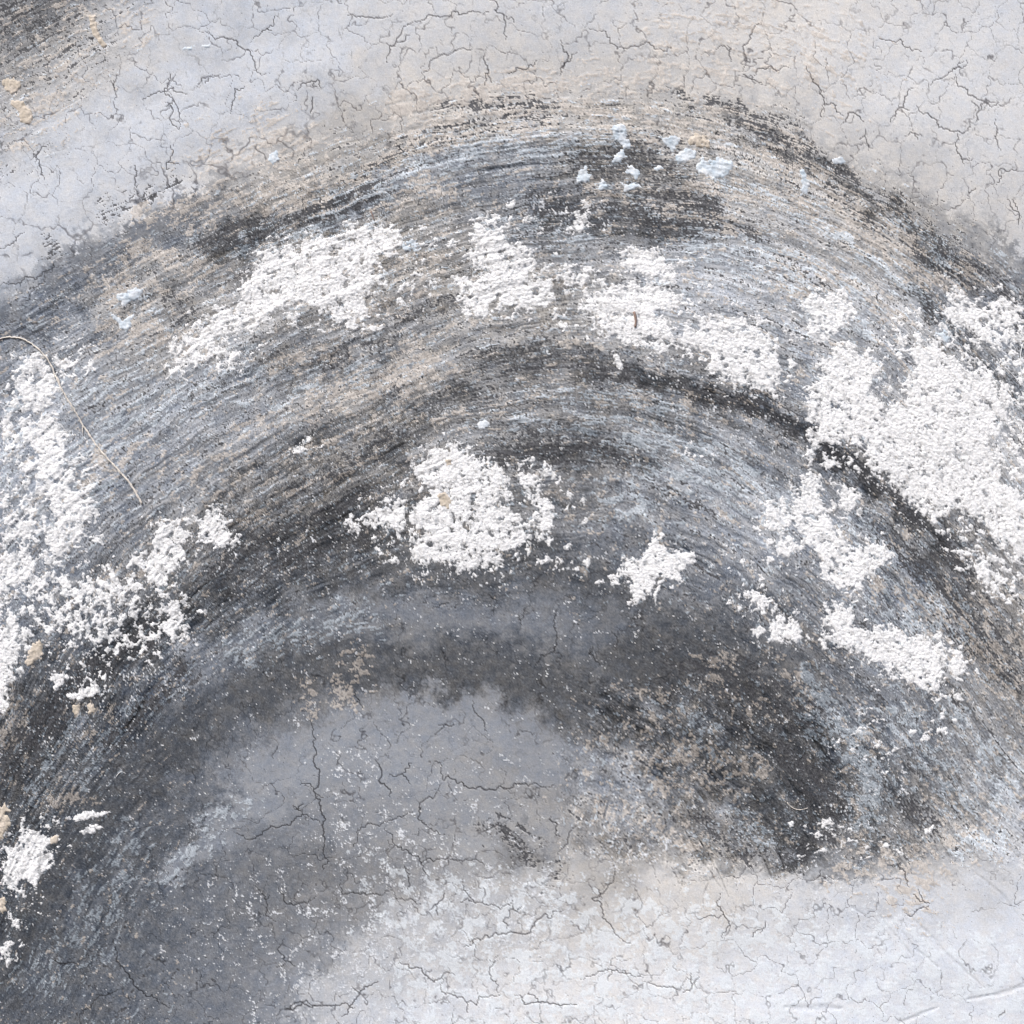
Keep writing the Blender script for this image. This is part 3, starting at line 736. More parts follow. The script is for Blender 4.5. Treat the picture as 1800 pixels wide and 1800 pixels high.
def compute(xs, ys):
    """paint tone, warmth, chip masks, cracks and relief of the wall on a grid (mm, y down)"""
    xs = xs.astype(f4); ys = ys.astype(f4)
    X, Y = np.meshgrid(xs, ys)
    sh = X.shape
    G = flow_grid()
    PSI = resample(G, -1400, 20, xs, ys).astype(f4)
    TH = np.arctan2(X - 980, 1650 - Y)
    wob = fbm(X / 90, Y / 90, 3, 5)
    S = TH * 1100
    T = PSI * 750 + wob * 2.2
    # layout grids
    cx, cy = np.meshgrid(CG, CG)
    def table(s):
        return np.array([[float(v) for v in r.split()] for r in s.strip().splitlines()], f4)
    tone = resample(table(TONE), 0, 100, CG, CG); warm = resample(table(WARM), 0, 100, CG, CG)
    # sharpen the spline-smoothed table a little
    tone = np.interp(tone, [4.5, 6.5, 7.5, 10, 12.5, 14, 15, 16.5, 18, 20, 22], [8.4, 9.1, 9.8, 12.2, 14.2, 15.3, 16.5, 18.0, 19.2, 20.8, 22.8]).astype(f4)
    tone = tone + .45 * (tone - resample(resample(tone[::25, ::25], C0, 100, CG, CG), C0, CS, CG, CG)) 
    tone *= 10
    for tl, tw, op, w, P in PASSES:
        s = box_idx(CG, CG, min(p[0] for p in P) - 2 * w, max(p[0] for p in P) + 2 * w, min(p[1] for p in P) - 2 * w, max(p[1] for p in P) + 2 * w)
        d = np.full(cx[s].shape, 1e9); u = np.zeros(cx[s].shape)
        lens = np.r_[0, np.cumsum([math.dist(P[i], P[i + 1]) for i in range(len(P) - 1)])]
        for i in range(len(P) - 1):
            dd, t = seg_dist(cx[s], cy[s], P[i], P[i + 1])
            m = dd < d; d = np.where(m, dd, d); u = np.where(m, lens[i] + t * (lens[i + 1] - lens[i]), u)
        a = op * sstep(1.5 * w, .55 * w, d) * sstep(0, 60, u + w) * sstep(0, 60, lens[-1] - u + w)
        tone[s] += (tl - tone[s]) * a; warm[s] += (tw - warm[s]) * a
    dens = {k: np.zeros(cx.shape, f4) for k in ('dark', 'beige', 'blue', 'speck', 'white')}
    for kind, a, w, pts in STROKES:
        D = dens[kind]; P = pts; r = w * 2.6
        x0 = min(p[0] for p in P) - r; x1 = max(p[0] for p in P) + r; y0 = min(p[1] for p in P) - r; y1 = max(p[1] for p in P) + r
        s = box_idx(CG, CG, x0, x1, y0, y1)
        d = np.full(cx[s].shape, 1e9)
        for i in range(len(P) - 1):
            d = np.minimum(d, seg_dist(cx[s], cy[s], P[i], P[i + 1])[0])
        D[s] = np.maximum(D[s], a * np.exp(-(d / (w * 1.15)) ** 2))
    for pts, rag, bias in PATCHES:          # crumbs shed around every patch
        if rag < 5:
            continue
        P = pts + [pts[0]]; D = dens['white']
        s = box_idx(CG, CG, min(p[0] for p in P) - 60, max(p[0] for p in P) + 60, min(p[1] for p in P) - 60, max(p[1] for p in P) + 60)
        d = np.full(cx[s].shape, 1e9)
        for i in range(len(P) - 1):
            d = np.minimum(d, seg_dist(cx[s], cy[s], P[i], P[i + 1])[0])
        D[s] = np.maximum(D[s], .36 * np.exp(-(d / (8 + rag * 1.3)) ** 2))
    w1 = fbm(X / 60, Y / 60, 5, 11); w2 = fbm(X / 60, Y / 60, 5, 23)
    XW = X + w1 * 14; YW = Y + w2 * 14
    iso = fbm(X / 24, Y / 24, 5, 53, .65)
    iso2 = fbm(X / 7, Y / 7, 3, 59, .7)
    L = lookup(tone, XW + iso * 8 + iso2 * 5, YW + iso2 * 5 - iso * 7)
    outer = sstep(1.083, 1.113, PSI + w1 * .016 + iso * .020 + iso2 * .014)
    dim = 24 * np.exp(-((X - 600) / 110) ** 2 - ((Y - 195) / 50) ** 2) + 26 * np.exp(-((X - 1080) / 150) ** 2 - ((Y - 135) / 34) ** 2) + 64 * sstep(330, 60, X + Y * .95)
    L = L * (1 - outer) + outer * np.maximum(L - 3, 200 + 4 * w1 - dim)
    lowz = sstep(1518, 1548, Y + 12 * w1 + 9 * iso + 3 * iso2 - .02 * (X - 1200)) * sstep(1090, 1190, X + 30 * w2)
    L = L * (1 - lowz) + lowz * np.maximum(L, 207 + 3 * w1)
    W = lookup(warm, X + w2 * 20, Y + w1 * 20)
    w3 = fbm(X / 14, Y / 14, 3, 31)
    XD = X + w3 * 5 + w1 * 4; YD = Y + w2 * 6 + w3 * 4
    den = {k: lookup(v, XD, YD) for k, v in dens.items()}
    # roughness of the brushed band
    edge = PSI + w1 * .03
    R = sstep(1.10, .97, edge) * sstep(-.02, .16, edge)
    low = sstep(1500, 1540, Y + 20 * w2) * (X > 1100)
    right = sstep(950, 1080, X + 20 * w1) * sstep(1170, 1240, Y + 20 * w2) * sstep(1540, 1490, Y + 22 * w2)
    R = np.maximum(R * (1 - low), right).astype(f4)
    left = sstep(420, 200, X) * sstep(1150, 1250, Y) * .35
    topl = sstep(330, 200, X + Y * .9 + 40 * w1) * .55
    R = np.maximum(R, np.maximum(left, topl)).astype(f4)
    # brush streaks
    st1 = fbm(S / 250, T / 10, 4, 41, .62)
    st2 = fbm(S / 70, T / 4.4, 3, 47, .62)
    st0 = fbm(S / 260, T / 26, 3, 37, .6)
    st4 = fbm(S / 620, T / 3.6, 2, 45, .8)
    lineamp = sstep(-.6, .9, fbm(S / 160, T / 60, 3, 46))
    nM = fbm(S / 20, T / 9, 4, 48, .75) * .75 + fbm(X / 9, Y / 9, 3, 49, .75) * .6
    st3 = fbm(S / 330, T / 5.5, 3, 43, .75)
    rngf = np.random.RandomState(3)
    grain = rngf.randn(*sh).astype(f4)
    grain2 = fbm(X / 3.4, Y / 3.4, 2, 61, .8)
    # smooth painted haze outside the band
    L = L + (1 - R) * (st1 * 2.6 + iso * 3.2 + iso2 * 1.6) * np.clip(.4 + (210 - L) / 130, .35, 1.2)
    stv = st1 * .55 + st2 * .4 + st3 * .55 + iso * .4
    L = L + R * (st0 * 10 + stv * 15 + st4 * lineamp * 15 + iso2 * 4)
    mot = cover(nM, .30 * sstep(165, 95, L) * (1 - R * .6), .9)
    L = L + mot * 13 + R * (w2 * 5 + fbm(X / 45, Y / 45, 4, 50, .7) * 6)
    W = W + .35 * iso + R * .3 * fbm(S / 60, T / 14, 3, 67)
    W = W - .35 * R * sstep(700, 300, X) * sstep(380, 480, Y)
    rgb = np.stack([L - 2.2 + 3.3 * W, L - .2 + .3 * W, L + 3.2 - 4.2 * W], -1)

    def lay(m, col, var=None):
        c = np.array(col, f4)
        if var is not None:
            c = c + var[..., None]
        rgb[...] = rgb * (1 - m[..., None]) + c * m[..., None]

    H = 1.1 * R * (stv * .38 + st0 * .4 + iso2 * .25) + .08 * iso2 * (1 - R) + 1.5 * fbm(X / 300, Y / 300, 3, 71)
    nA = (st1 * .4 + st2 * .35 + st3 * .5 + st4 * .6 + iso * .4 + iso2 * .4)
    nA = nA / nA.std()
    nB = fbm(S / 46, T / 12, 4, 83, .7) * .7 + iso2 * .4 + fbm(X / 22, Y / 22, 3, 89, .7) * .6 - st3 * .35
    nB = nB / nB.std()
    nC = fbm(S / 50, T / 8, 4, 97, .72) * .9 + fbm(X / 10, Y / 10, 3, 101, .75) * .55
    nC = nC / nC.std()
    # general mottling inside the rough band
    mD = cover(nA, den['dark'] + .13 * R * sstep(190, 150, L), .55)
    mBg = cover(nB, den['beige'] * (1 - .4 * (right > .5) - .4 * (topl > .2)) + .07 * R * sstep(60, 100, L), .4)
    mBl = cover(nC, den['blue'] * 1.05 + .07 * R, .32)
    base_d = np.minimum(L * .5, 62 + 6 * iso)
    # beige first, then blue, then dark scrapes on top where the brush tore the paint
    lay(mBg * .82, (193, 187, 181), np.clip((L - 150) * .6, -52, 8) + 7 * iso2 + 6 * iso)
    H += mBg * .5
    lay(mBl * .85, (192, 201, 210), np.clip((L - 158) * .85, -78, 22) + 8 * iso2)
    H += mBl * .7
    nD2 = (nA * .7 - nB * .3 + iso2 * .55 + grain2 * .2); nD2 /= nD2.std()
    mD2 = cover(nD2, den['dark'] * .95 + .06 * R, .4)
    dc = 70 + np.clip((L - 110) * .22, -14, 18)
    rgb[...] = rgb * (1 - mD2[..., None] * .92) + (dc[..., None] + np.array([0, 1, 5], f4) + 5 * iso2[..., None]) * mD2[..., None] * .92
    H -= mD2 * .9
    # pitting of the rough paint: tiny dark pores and light grains
    pore = cover(grain2 * .8 + iso2 * .6, .10 * R + .012, .5)
    rgb *= (1 - .3 * pore[..., None]); H -= pore * .5
    wsp = cover(fbm(X / 6, Y / 6, 3, 107, .8) * .8 + fbm(X / 26, Y / 26, 3, 108) * .65, den['speck'] * .42 + .006 * R, .6)
    lay(wsp * .9, (226, 230, 236), -10 + 6 * grain)
    H += wsp * .5
    sp2 = (rngf.rand(*sh) < (.0012 + .006 * R * (L < 140))).astype(f4)
    lay(sp2 * .75, (205, 208, 212))
    sp3 = (rngf.rand(*sh) < .006 * sstep(150, 90, L)).astype(f4)
    # pale glaze patches low on the right
    gl = cover(fbm(X / 30, Y / 30, 5, 113, .68), .42 * sstep(1560, 1640, Y + (1400 - X) * .12) * sstep(560, 800, X) , .3)
    lay(gl * .55, (228, 236, 243))
    H += gl * .25
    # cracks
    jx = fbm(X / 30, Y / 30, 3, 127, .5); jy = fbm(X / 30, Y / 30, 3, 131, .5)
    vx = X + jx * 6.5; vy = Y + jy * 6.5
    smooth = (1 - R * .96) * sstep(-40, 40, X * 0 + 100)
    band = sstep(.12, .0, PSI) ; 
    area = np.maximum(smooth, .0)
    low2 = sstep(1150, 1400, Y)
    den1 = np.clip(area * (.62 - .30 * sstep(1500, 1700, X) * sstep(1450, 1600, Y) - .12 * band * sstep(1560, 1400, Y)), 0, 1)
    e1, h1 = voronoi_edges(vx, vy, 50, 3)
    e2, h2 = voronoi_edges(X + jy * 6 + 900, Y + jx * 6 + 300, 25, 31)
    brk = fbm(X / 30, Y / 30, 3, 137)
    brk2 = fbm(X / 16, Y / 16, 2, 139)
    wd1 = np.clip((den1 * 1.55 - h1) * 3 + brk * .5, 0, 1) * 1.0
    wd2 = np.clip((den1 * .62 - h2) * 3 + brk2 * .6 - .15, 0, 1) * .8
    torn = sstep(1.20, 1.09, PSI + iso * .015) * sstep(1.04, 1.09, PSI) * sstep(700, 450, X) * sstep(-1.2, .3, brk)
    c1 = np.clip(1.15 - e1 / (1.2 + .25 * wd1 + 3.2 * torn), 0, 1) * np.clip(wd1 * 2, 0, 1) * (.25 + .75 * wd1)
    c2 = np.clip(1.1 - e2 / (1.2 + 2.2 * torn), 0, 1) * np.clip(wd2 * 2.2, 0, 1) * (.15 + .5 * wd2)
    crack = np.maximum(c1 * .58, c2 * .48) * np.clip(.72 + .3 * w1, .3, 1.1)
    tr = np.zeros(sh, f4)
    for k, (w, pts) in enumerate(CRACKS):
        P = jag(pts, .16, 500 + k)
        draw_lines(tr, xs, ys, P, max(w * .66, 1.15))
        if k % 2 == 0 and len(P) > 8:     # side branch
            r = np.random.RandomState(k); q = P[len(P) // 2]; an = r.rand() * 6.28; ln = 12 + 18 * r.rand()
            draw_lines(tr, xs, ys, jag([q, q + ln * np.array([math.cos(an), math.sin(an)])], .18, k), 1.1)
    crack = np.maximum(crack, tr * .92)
    cd = 1 - crack[..., None] * np.array([.62, .63, .62], f4)  # recess shade and dirt painted into the colour along the cracks
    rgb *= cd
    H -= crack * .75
    # light rims where chalk gathers along cracks in the pale lower part
    # grooves
    for k, (w, dk, pts) in enumerate(GROOVES):
        P = jag(pts, .03, 900 + k)
        if P is None:
            continue
        g = np.zeros(sh, f4); draw_lines(g, xs, ys, P, w)
        g *= np.clip(.8 + .3 * iso2, 0, 1)
        rgb -= g[..., None] * dk; H -= g * (1.2 if dk > 0 else -.3)
    rgb += grain[..., None] * (2.2 + 4 * R[..., None] + 3 * sstep(150, 100, L)[..., None]) 
    # crisp edges of the thin paint layers
    bl = rgb.copy()
    for ax in (0, 1):
        bl = (np.roll(bl, 1, ax) + 2 * bl + np.roll(bl, -1, ax)) / 4
    rgb = rgb + .55 * (rgb - bl)
    # raised chips
    nF = fbm(X / 22, Y / 22, 5, 151, .72)
    nF2 = fbm(S / 18, T / 9, 3, 157, .7)
    nn = nF * .8 + nF2 * .35 + iso2 * .25
    FW = patch_field(PATCHES, xs, ys, nn, sh)
    nw = fbm(S / 26, T / 17, 4, 163, .75) * .8 + fbm(X / 15, Y / 15, 4, 167, .75) * .7
    thr = np.interp(1 - np.clip(den['white'], 0, 1), _cdf, _z).astype(f4)
    fw2 = np.where(den['white'] > .02, np.maximum(nw / 1.03 - thr, -2.2), -2.2)
    FW = np.maximum(FW, fw2)
    holes = cover(fbm(X / 8, Y / 8, 3, 173, .75), .045, .3)
    FW = FW - holes * 1.6
    FB = patch_field(BLUECHIPS, xs, ys, nn * .8, sh)
    FT = patch_field(BEIGECHIPS, xs, ys, nn * .8, sh)
    FB = np.where(FW > 0, -1, FB)
    HF = fbm(X / 6, Y / 6, 4, 181, .8)
    HF2 = fbm(X / 4, Y / 4, 3, 191, .8)
    return dict(rgb=np.clip(rgb, 18, 250).astype(f4), H=H.astype(f4), FW=FW.astype(f4), FB=FB.astype(f4), FT=FT.astype(f4),
                HF=HF, HF2=HF2, R=R, crack=crack, iso2=iso2, iso=iso, S=S, T=T)

# ---------------------------------------------------------------- materials
def to_linear(c):
    c = np.clip(c / 255.0, 0, 1)
    return np.where(c <= 0.04045, c / 12.92, ((c + 0.055) / 1.055) ** 2.4)


E_WALL = 1.06       # light level the paint colours were matched for


def surface_material(name, rough, grain_amt, bump, scale, attr="paint", base=None, spec=.25, dist=.001, crumbs=False):
    """matt paint or plaster: colour from the painted layers, sandy grain and fine relief from noise nodes"""
    m = bpy.data.materials.new(name); m.use_nodes = True
    nt = m.node_tree; N = nt.nodes; Lk = nt.links.new
    bsdf = N["Principled BSDF"]
    bsdf.inputs["Roughness"].default_value = rough
    bsdf.inputs["Specular IOR Level"].default_value = spec
    tc = N.new("ShaderNodeTexCoord")
    if base is None:
        col = N.new("ShaderNodeAttribute"); col.attribute_name = attr; colour = col.outputs["Color"]
    else:
        col = N.new("ShaderNodeRGB"); col.outputs[0].default_value = (*base, 1); colour = col.outputs[0]
    n1 = N.new("ShaderNodeTexNoise"); n1.inputs["Scale"].default_value = scale
    n1.inputs["Detail"].default_value = 5; n1.inputs["Roughness"].default_value = .7
    Lk(tc.outputs["Object"], n1.inputs["Vector"])
    mr = N.new("ShaderNodeMapRange")
    mr.inputs["From Min"].default_value = .25; mr.inputs["From Max"].default_value = .75
    mr.inputs["To Min"].default_value = 1 - grain_amt; mr.inputs["To Max"].default_value = 1 + grain_amt
    mr.clamp = False
    Lk(n1.outputs["Fac"], mr.inputs["Value"])
    mul = N.new("ShaderNodeVectorMath"); mul.operation = 'SCALE'
    Lk(colour, mul.inputs[0]); Lk(mr.outputs[0], mul.inputs["Scale"])
    Lk(mul.outputs[0], bsdf.inputs["Base Color"])
    n2 = N.new("ShaderNodeTexNoise"); n2.inputs["Scale"].default_value = scale * .8
    n2.inputs["Detail"].default_value = 6; n2.inputs["Roughness"].default_value = .75
    Lk(tc.outputs["Object"], n2.inputs["Vector"])
    hout = n2.outputs["Fac"]
    if crumbs:                       # granular plaster: crumbs with crevice shade painted into the colour
        wv = N.new("ShaderNodeVectorMath"); wv.operation = 'SCALE'; wv.inputs["Scale"].default_value = .0035
        Lk(n1.outputs["Color"], wv.inputs[0])
        ad = N.new("ShaderNodeVectorMath"); Lk(tc.outputs["Object"], ad.inputs[0]); Lk(wv.outputs[0], ad.inputs[1])
        vo = N.new("ShaderNodeTexVoronoi"); vo.inputs["Scale"].default_value = 230; vo.inputs["Randomness"].default_value = 1
        Lk(ad.outputs[0], vo.inputs["Vector"])
        hm = N.new("ShaderNodeMath"); hm.operation = 'MULTIPLY_ADD'; hm.inputs[1].default_value = -.55
        Lk(vo.outputs["Distance"], hm.inputs[0]); Lk(n2.outputs["Fac"], hm.inputs[2])
        hout = hm.outputs[0]
        cr = N.new("ShaderNodeMapRange"); cr.inputs["From Min"].default_value = .55; cr.inputs["From Max"].default_value = .9
        cr.inputs["To Min"].default_value = 1; cr.inputs["To Max"].default_value = .86
        Lk(vo.outputs["Distance"], cr.inputs["Value"])
        m2 = N.new("ShaderNodeVectorMath"); m2.operation = 'SCALE'
        Lk(mul.outputs[0], m2.inputs[0]); Lk(cr.outputs[0], m2.inputs["Scale"]); Lk(m2.outputs[0], bsdf.inputs["Base Color"])
    bp = N.new("ShaderNodeBump"); bp.inputs["Distance"].default_value = dist; bp.inputs["Strength"].default_value = bump
    Lk(hout, bp.inputs["Height"]); Lk(bp.outputs[0], bsdf.inputs["Normal"])
    return m


MAT_WALL = surface_material("weathered_paint", .82, .22, .55, 520)
MAT_PLASTER = surface_material("white_plaster", .9, .10, .9, 420, dist=.0016, crumbs=True)
MAT_CHIP = surface_material("pale_paint_chip", .7, .06, .4, 420)
MAT_FILLER = surface_material("beige_filler", .9, .12, .6, 420)
MAT_ROOT = surface_material("dry_root", .8, .25, .5, 900, base=(.74, .69, .63))
MAT_HAIR = surface_material("white_fibre", .6, .1, .2, 900, base=(.75, .76, .78))
MAT_BARK = surface_material("brown_bark", .9, .3, .8, 900, base=(.30, .22, .19))

# ---------------------------------------------------------------- the wall
def make_mesh(name, co, quads, mat, colour):
    me = bpy.data.meshes.new(name)
    me.vertices.add(len(co)); me.vertices.foreach_set("co", np.ascontiguousarray(co, f4).ravel())
    nq = len(quads)
    me.loops.add(nq * 4); me.polygons.add(nq)
    me.loops.foreach_set("vertex_index", np.ascontiguousarray(quads, np.int32).ravel())
    me.polygons.foreach_set("loop_start", np.arange(0, nq * 4, 4, dtype=np.int32))
    me.polygons.foreach_set("use_smooth", np.ones(nq, bool))
    me.update(calc_edges=True)
    at = me.attributes.new("paint", 'FLOAT_COLOR', 'POINT')
    at.data.foreach_set("color", np.ascontiguousarray(np.c_[colour, np.ones(len(co))], f4).ravel())
    me.materials.append(mat)
    ob = bpy.data.objects.new(name, me)
    scene.collection.objects.link(ob)
    return ob


PITCH = 1.76
inner = np.arange(-26, 1828, PITCH)
step = PITCH * 1.12 ** np.arange(1, 40)
grow = np.cumsum(step)
lx = (inner[0] - grow[grow < 1200])[::-1]; rx = inner[-1] + grow[grow < 1200]
ty = (inner[0] - grow[grow < 900])[::-1]; by = inner[-1] + grow[grow < 430]
XS = np.r_[lx, inner, rx]; YS = np.r_[ty, inner, by, 2300.0]
I0x, I0y, NI = len(lx), len(ty), len(inner)
F = compute(XS, YS)
NX, NY = len(XS), len(YS)


def world_pos(X, Y, h):
    return np.stack([(X - 900) / 1000, -h / 1000, (2300 - Y) / 1000], -1)


GXm, GYm = np.meshgrid(XS, YS)
H = F['H'].copy()
co = world_pos(GXm, GYm, H).reshape(-1, 3)
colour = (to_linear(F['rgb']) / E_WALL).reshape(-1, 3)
idx = np.arange(NX * NY).reshape(NY, NX)
quads = np.stack([idx[:-1, :-1], idx[1:, :-1], idx[1:, 1:], idx[:-1, 1:]], -1).reshape(-1, 4)
# returns, top, bottom and back of the wall, 25 cm thick
ring = np.r_[idx[0, :-1], idx[:-1, -1], idx[-1, :0:-1], idx[:0:-1, 0]]
back = co[ring].copy(); back[:, 1] = .25
nb = len(co); bi = nb + np.arange(len(ring))
side = np.stack([ring, np.roll(ring, -1), np.roll(bi, -1), bi], -1)
centre = np.array([[co[:, 0].mean(), .25, 1.4]])
ci = nb + len(ring)
fan = np.stack([np.roll(bi, -1), np.full(len(bi), ci), np.full(len(bi), ci), bi], -1)
co = np.r_[co, back, centre]
colour = np.r_[colour, colour[ring], colour[:1]]
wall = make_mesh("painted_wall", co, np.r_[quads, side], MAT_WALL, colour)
bm_back = bpy.data.meshes.new("back_face")
bm_back.from_pydata([tuple(v) for v in back], [], [list(range(len(back)))])
bm_back.materials.append(bpy.data.materials.new("bare_render")); bm_back.materials[0].use_nodes = True
bf = bpy.data.objects.new("back_face", bm_back); scene.collection.objects.link(bf); bf.parent = wall
wall['label'] = "weathered plaster wall with sweeping dark grey brush arcs and fine cracks in pale paint"
wall['category'] = "wall"
wall['kind'] = "thing"

# ---------------------------------------------------------------- raised plaster flakes and paint chips
def components(mask):
    """4-connected components of a boolean grid by union of row runs"""
    lab = np.zeros(mask.shape, np.int32)
    par = [0]
    def find(a):
        while par[a] != a:
            par[a] = par[par[a]]; a = par[a]
        return a
    prev = []
    for r in range(mask.shape[0]):
        row = mask[r]
        d = np.flatnonzero(np.diff(np.r_[0, row.astype(np.int8), 0]))
        cur = []
        j = 0
        for s, e in zip(d[0::2], d[1::2]):
            k = 0
            while j < len(prev) and prev[j][1] <= s:
                j += 1
            q = j
            while q < len(prev) and prev[q][0] < e:
                f = find(prev[q][2])
                if k == 0:
                    k = f
                elif f != k:
                    par[max(f, k)] = min(f, k); k = min(f, k)
                q += 1
            if k == 0:
                k = len(par); par.append(k)
            lab[r, s:e] = k; cur.append((s, e, k))
        prev = cur
    root = np.array([find(i) for i in range(len(par))])
    return root[lab]


inn = (slice(I0y, I0y + NI), slice(I0x, I0x + NI))


def flakes(field, height, colour, mat, name, stuff_name, limit, min_cells):
    Fi = field[inn]; hi = height[inn]; Hi = H[inn]; ci_ = colour[inn]
    Xi = GXm[inn]; Yi = GYm[inn]
    P = world_pos(Xi, Yi, Hi + hi)
    pos = Fi > 0
    cells = pos[:-1, :-1] | pos[1:, :-1] | pos[:-1, 1:] | pos[1:, 1:]
    lab = components(cells)
    ids, cnt = np.unique(lab[lab > 0], return_counts=True)
    order = np.argsort(-cnt)
    big = [(ids[o], cnt[o]) for o in order[:limit] if cnt[o] >= min_cells]
    bigset = np.zeros(lab.max() + 1, bool); bigset[[b[0] for b in big]] = True
    vid = np.arange(NI * NI).reshape(NI, NI)
    def emit(nm, r, c):
        q = np.stack([vid[r, c], vid[r + 1, c], vid[r + 1, c + 1], vid[r, c + 1]], -1)
        u, inv = np.unique(q, return_inverse=True)
        ob = make_mesh(nm, P.reshape(-1, 3)[u], inv.reshape(-1, 4), mat, ci_.reshape(-1, 3)[u])
        ob.parent = wall
        return ob
    rr, cc = np.nonzero(lab)
    ll = lab[rr, cc]
    o = np.argsort(ll, kind='stable'); rr, cc, ll = rr[o], cc[o], ll[o]
    st = np.searchsorted(ll, [b[0] for b in big]); en = np.searchsorted(ll, [b[0] for b in big], side='right')
    made = [emit(name, rr[a:b], cc[a:b]) for a, b in zip(st, en)]
    rest = ~bigset[ll]
    if rest.any() and stuff_name:
        ob = emit(stuff_name, rr[rest], cc[rest]); ob['kind'] = "stuff"
    return made


HF, HF2 = F['HF'], F['HF2']
hw = np.clip(F['FW'] * 2.2, -1.4, 1) * .85 + np.clip(F['FW'] * 2, 0, 1) * (HF * .17 + HF2 * .12)
cw = np.stack([247 + 3 * HF2, 248 + 3 * HF2, 250 + 3 * HF2], -1)
stain = np.maximum(cover(fbm(GXm / 14, GYm / 14, 4, 211, .75), .16, .8), .9 * sstep(.55, .0, F['FW']))[..., None]
cw = cw * (1 - stain * .42) + F['rgb'] * stain * .42
cw = to_linear(cw) / E_WALL
flakes(F['FW'], hw, cw, MAT_PLASTER, "plaster_flake", "plaster_crumbs", 260, 14)
hb = np.clip(F['FB'] * 2.2, -1.4, 1) * .8 + np.clip(F['FB'], 0, 1) * F['iso2'] * .2
cb = to_linear(np.stack([210 + 12 * F['iso'] + 7 * HF2, 219 + 9 * F['iso'] + 6 * HF2, 228 + 7 * F['iso'] + 5 * HF2], -1)) / E_WALL
flakes(F['FB'], hb, cb, MAT_CHIP, "paint_chip", None, 60, 3)
ht = np.clip(F['FT'] * 2.2, -1.4, 1) * 1.2 + np.clip(F['FT'], 0, 1) * F['iso2'] * .3
ct = to_linear(np.stack([204 + 7 * HF2 + 6 * F['iso'], 194 + 7 * HF2 + 6 * F['iso'], 181 + 7 * HF2 + 7 * F['iso']], -1)) / E_WALL
flakes(F['FT'], ht, ct, MAT_FILLER, "filler_patch", None, 40, 3)

# ---------------------------------------------------------------- loose strands on the wall
top_h = H + np.maximum(0, np.where(F['FW'] > 0, hw, 0))


def height_at(X, Y):
    i = int(np.clip(np.searchsorted(XS, X), 1, NX - 2)); j = int(np.clip(np.searchsorted(YS, Y), 1, NY - 2))
    return float(top_h[j - 1:j + 2, i - 1:i + 2].max())


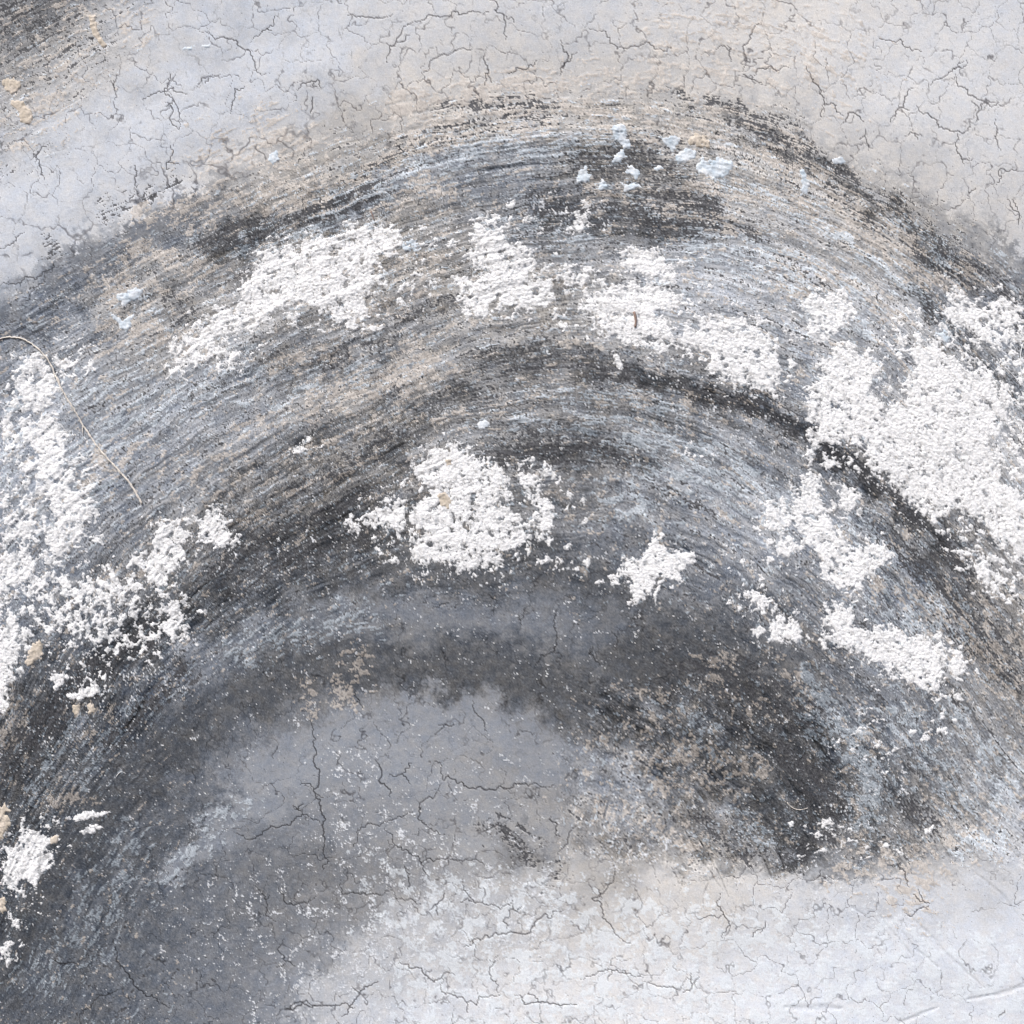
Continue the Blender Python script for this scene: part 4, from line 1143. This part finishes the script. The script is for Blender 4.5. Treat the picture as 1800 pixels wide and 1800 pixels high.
def strand(name, pts, r0, r1, mat, label, cat, seed, wob=.5, twigs=()):
    """a thin tapering stem lying on the wall, its few side hairs as parts"""
    rnd = np.random.RandomState(seed)
    def tube(nm, pts, r0, r1):
        P = np.array(pts, float)
        Lc = np.r_[0, np.cumsum(np.hypot(*np.diff(P, axis=0).T))]
        n = max(6, int(Lc[-1] / 3.2)); t = np.linspace(0, Lc[-1], n)
        # smooth the bends
        q = np.c_[np.interp(t, Lc, P[:, 0]), np.interp(t, Lc, P[:, 1])]
        for _ in range(3):
            q[1:-1] = (q[:-2] + 2 * q[1:-1] + q[2:]) / 4
        q += np.cumsum(rnd.randn(n, 2), 0) * 0 + rnd.randn(n, 2) * wob * .4
        hs = np.array([height_at(*p) for p in q])
        hs = np.convolve(np.pad(hs, 4, mode='edge'), np.ones(9) / 9, 'valid') + .2
        rad = (r0 + (r1 - r0) * t / Lc[-1]) * (1 + .16 * rnd.randn(n))
        K = 8; vs = []; fs = []
        for k in range(n):
            a = q[min(k + 1, n - 1)] - q[max(k - 1, 0)]; a = a / (np.hypot(*a) + 1e-9); nrm = np.array([-a[1], a[0]])
            for m in range(K):
                w = m / K * 2 * math.pi
                p = q[k] + nrm * math.cos(w) * rad[k]; h = hs[k] + rad[k] * (.6 + math.sin(w))
                vs.append(tuple(world_pos(np.float64(p[0]), np.float64(p[1]), np.float64(h))))
            if k:
                for m in range(K):
                    b = (k - 1) * K; c = k * K; m2 = (m + 1) % K
                    fs.append((b + m, b + m2, c + m2, c + m))
        fs.append(tuple(range(K))[::-1]); fs.append(tuple(range((n - 1) * K, n * K)))
        me = bpy.data.meshes.new(nm); me.from_pydata(vs, [], fs); me.materials.append(mat)
        for p in me.polygons:
            p.use_smooth = True
        ob = bpy.data.objects.new(nm, me); scene.collection.objects.link(ob)
        return ob
    ob = tube(name, pts, r0, r1)
    ob['label'] = label; ob['category'] = cat
    for tw in twigs:
        tb = tube("rootlet", tw, r1 * .8, r1 * .4); tb.parent = ob
    return ob


strand("dry_root", [(-14, 597), (0, 596), (12, 593), (30, 593), (44, 597), (58, 605), (72, 617), (84, 630), (92, 645), (98, 660), (105, 675), (114, 692), (126, 712), (138, 732), (146, 748),
                    (156, 762), (170, 782), (184, 800), (198, 815), (212, 830), (224, 843), (236, 860), (244, 874), (250, 886)], 1.2, 1.8, MAT_ROOT,
       "long thin beige dry root curving down across the white flakes at the left edge", "root", 5, .9,
       [[(146, 748), (144, 756), (147, 764)], [(98, 660), (104, 666), (107, 674)]])
strand("pale_fibre", [(1806, 590), (1797, 606), (1793, 625), (1793, 648), (1796, 672), (1802, 690)], .8, .5, MAT_HAIR,
       "curved white fibre hanging at the right edge beside the dark streak", "fibre", 6, .4)
strand("pale_fibre", [(1765, 645), (1776, 655), (1786, 667), (1795, 680)], .9, .6, MAT_HAIR,
       "short straight white fibre lying slanted on the dark paint at the right edge", "fibre", 7, .4)
strand("pale_fibre", [(205, 1366), (209, 1357), (216, 1354), (223, 1360)], .6, .4, MAT_HAIR,
       "tiny curled white hair on the charcoal paint near the lower left", "fibre", 8, .2, [[(216, 1354), (212, 1350)]])
strand("pale_fibre", [(1383, 1410), (1392, 1420), (1406, 1424), (1420, 1420)], .8, .5, MAT_ROOT,
       "small pale arc of fibre on the dark blue-grey area at lower right", "fibre", 9, .3)
strand("wood_splinter", [(1114, 548), (1117, 556), (1118, 566), (1116, 576)], 2.4, 1.6, MAT_BARK,
       "short reddish brown splinter beside the smooth pale chip among white flakes", "splinter", 10, .4)
strand("wood_splinter", [(652, 371), (655, 379), (658, 388)], 1.2, .7, MAT_BARK,
       "very small dark brown splinter above the large upper left white flake", "splinter", 11, .3)
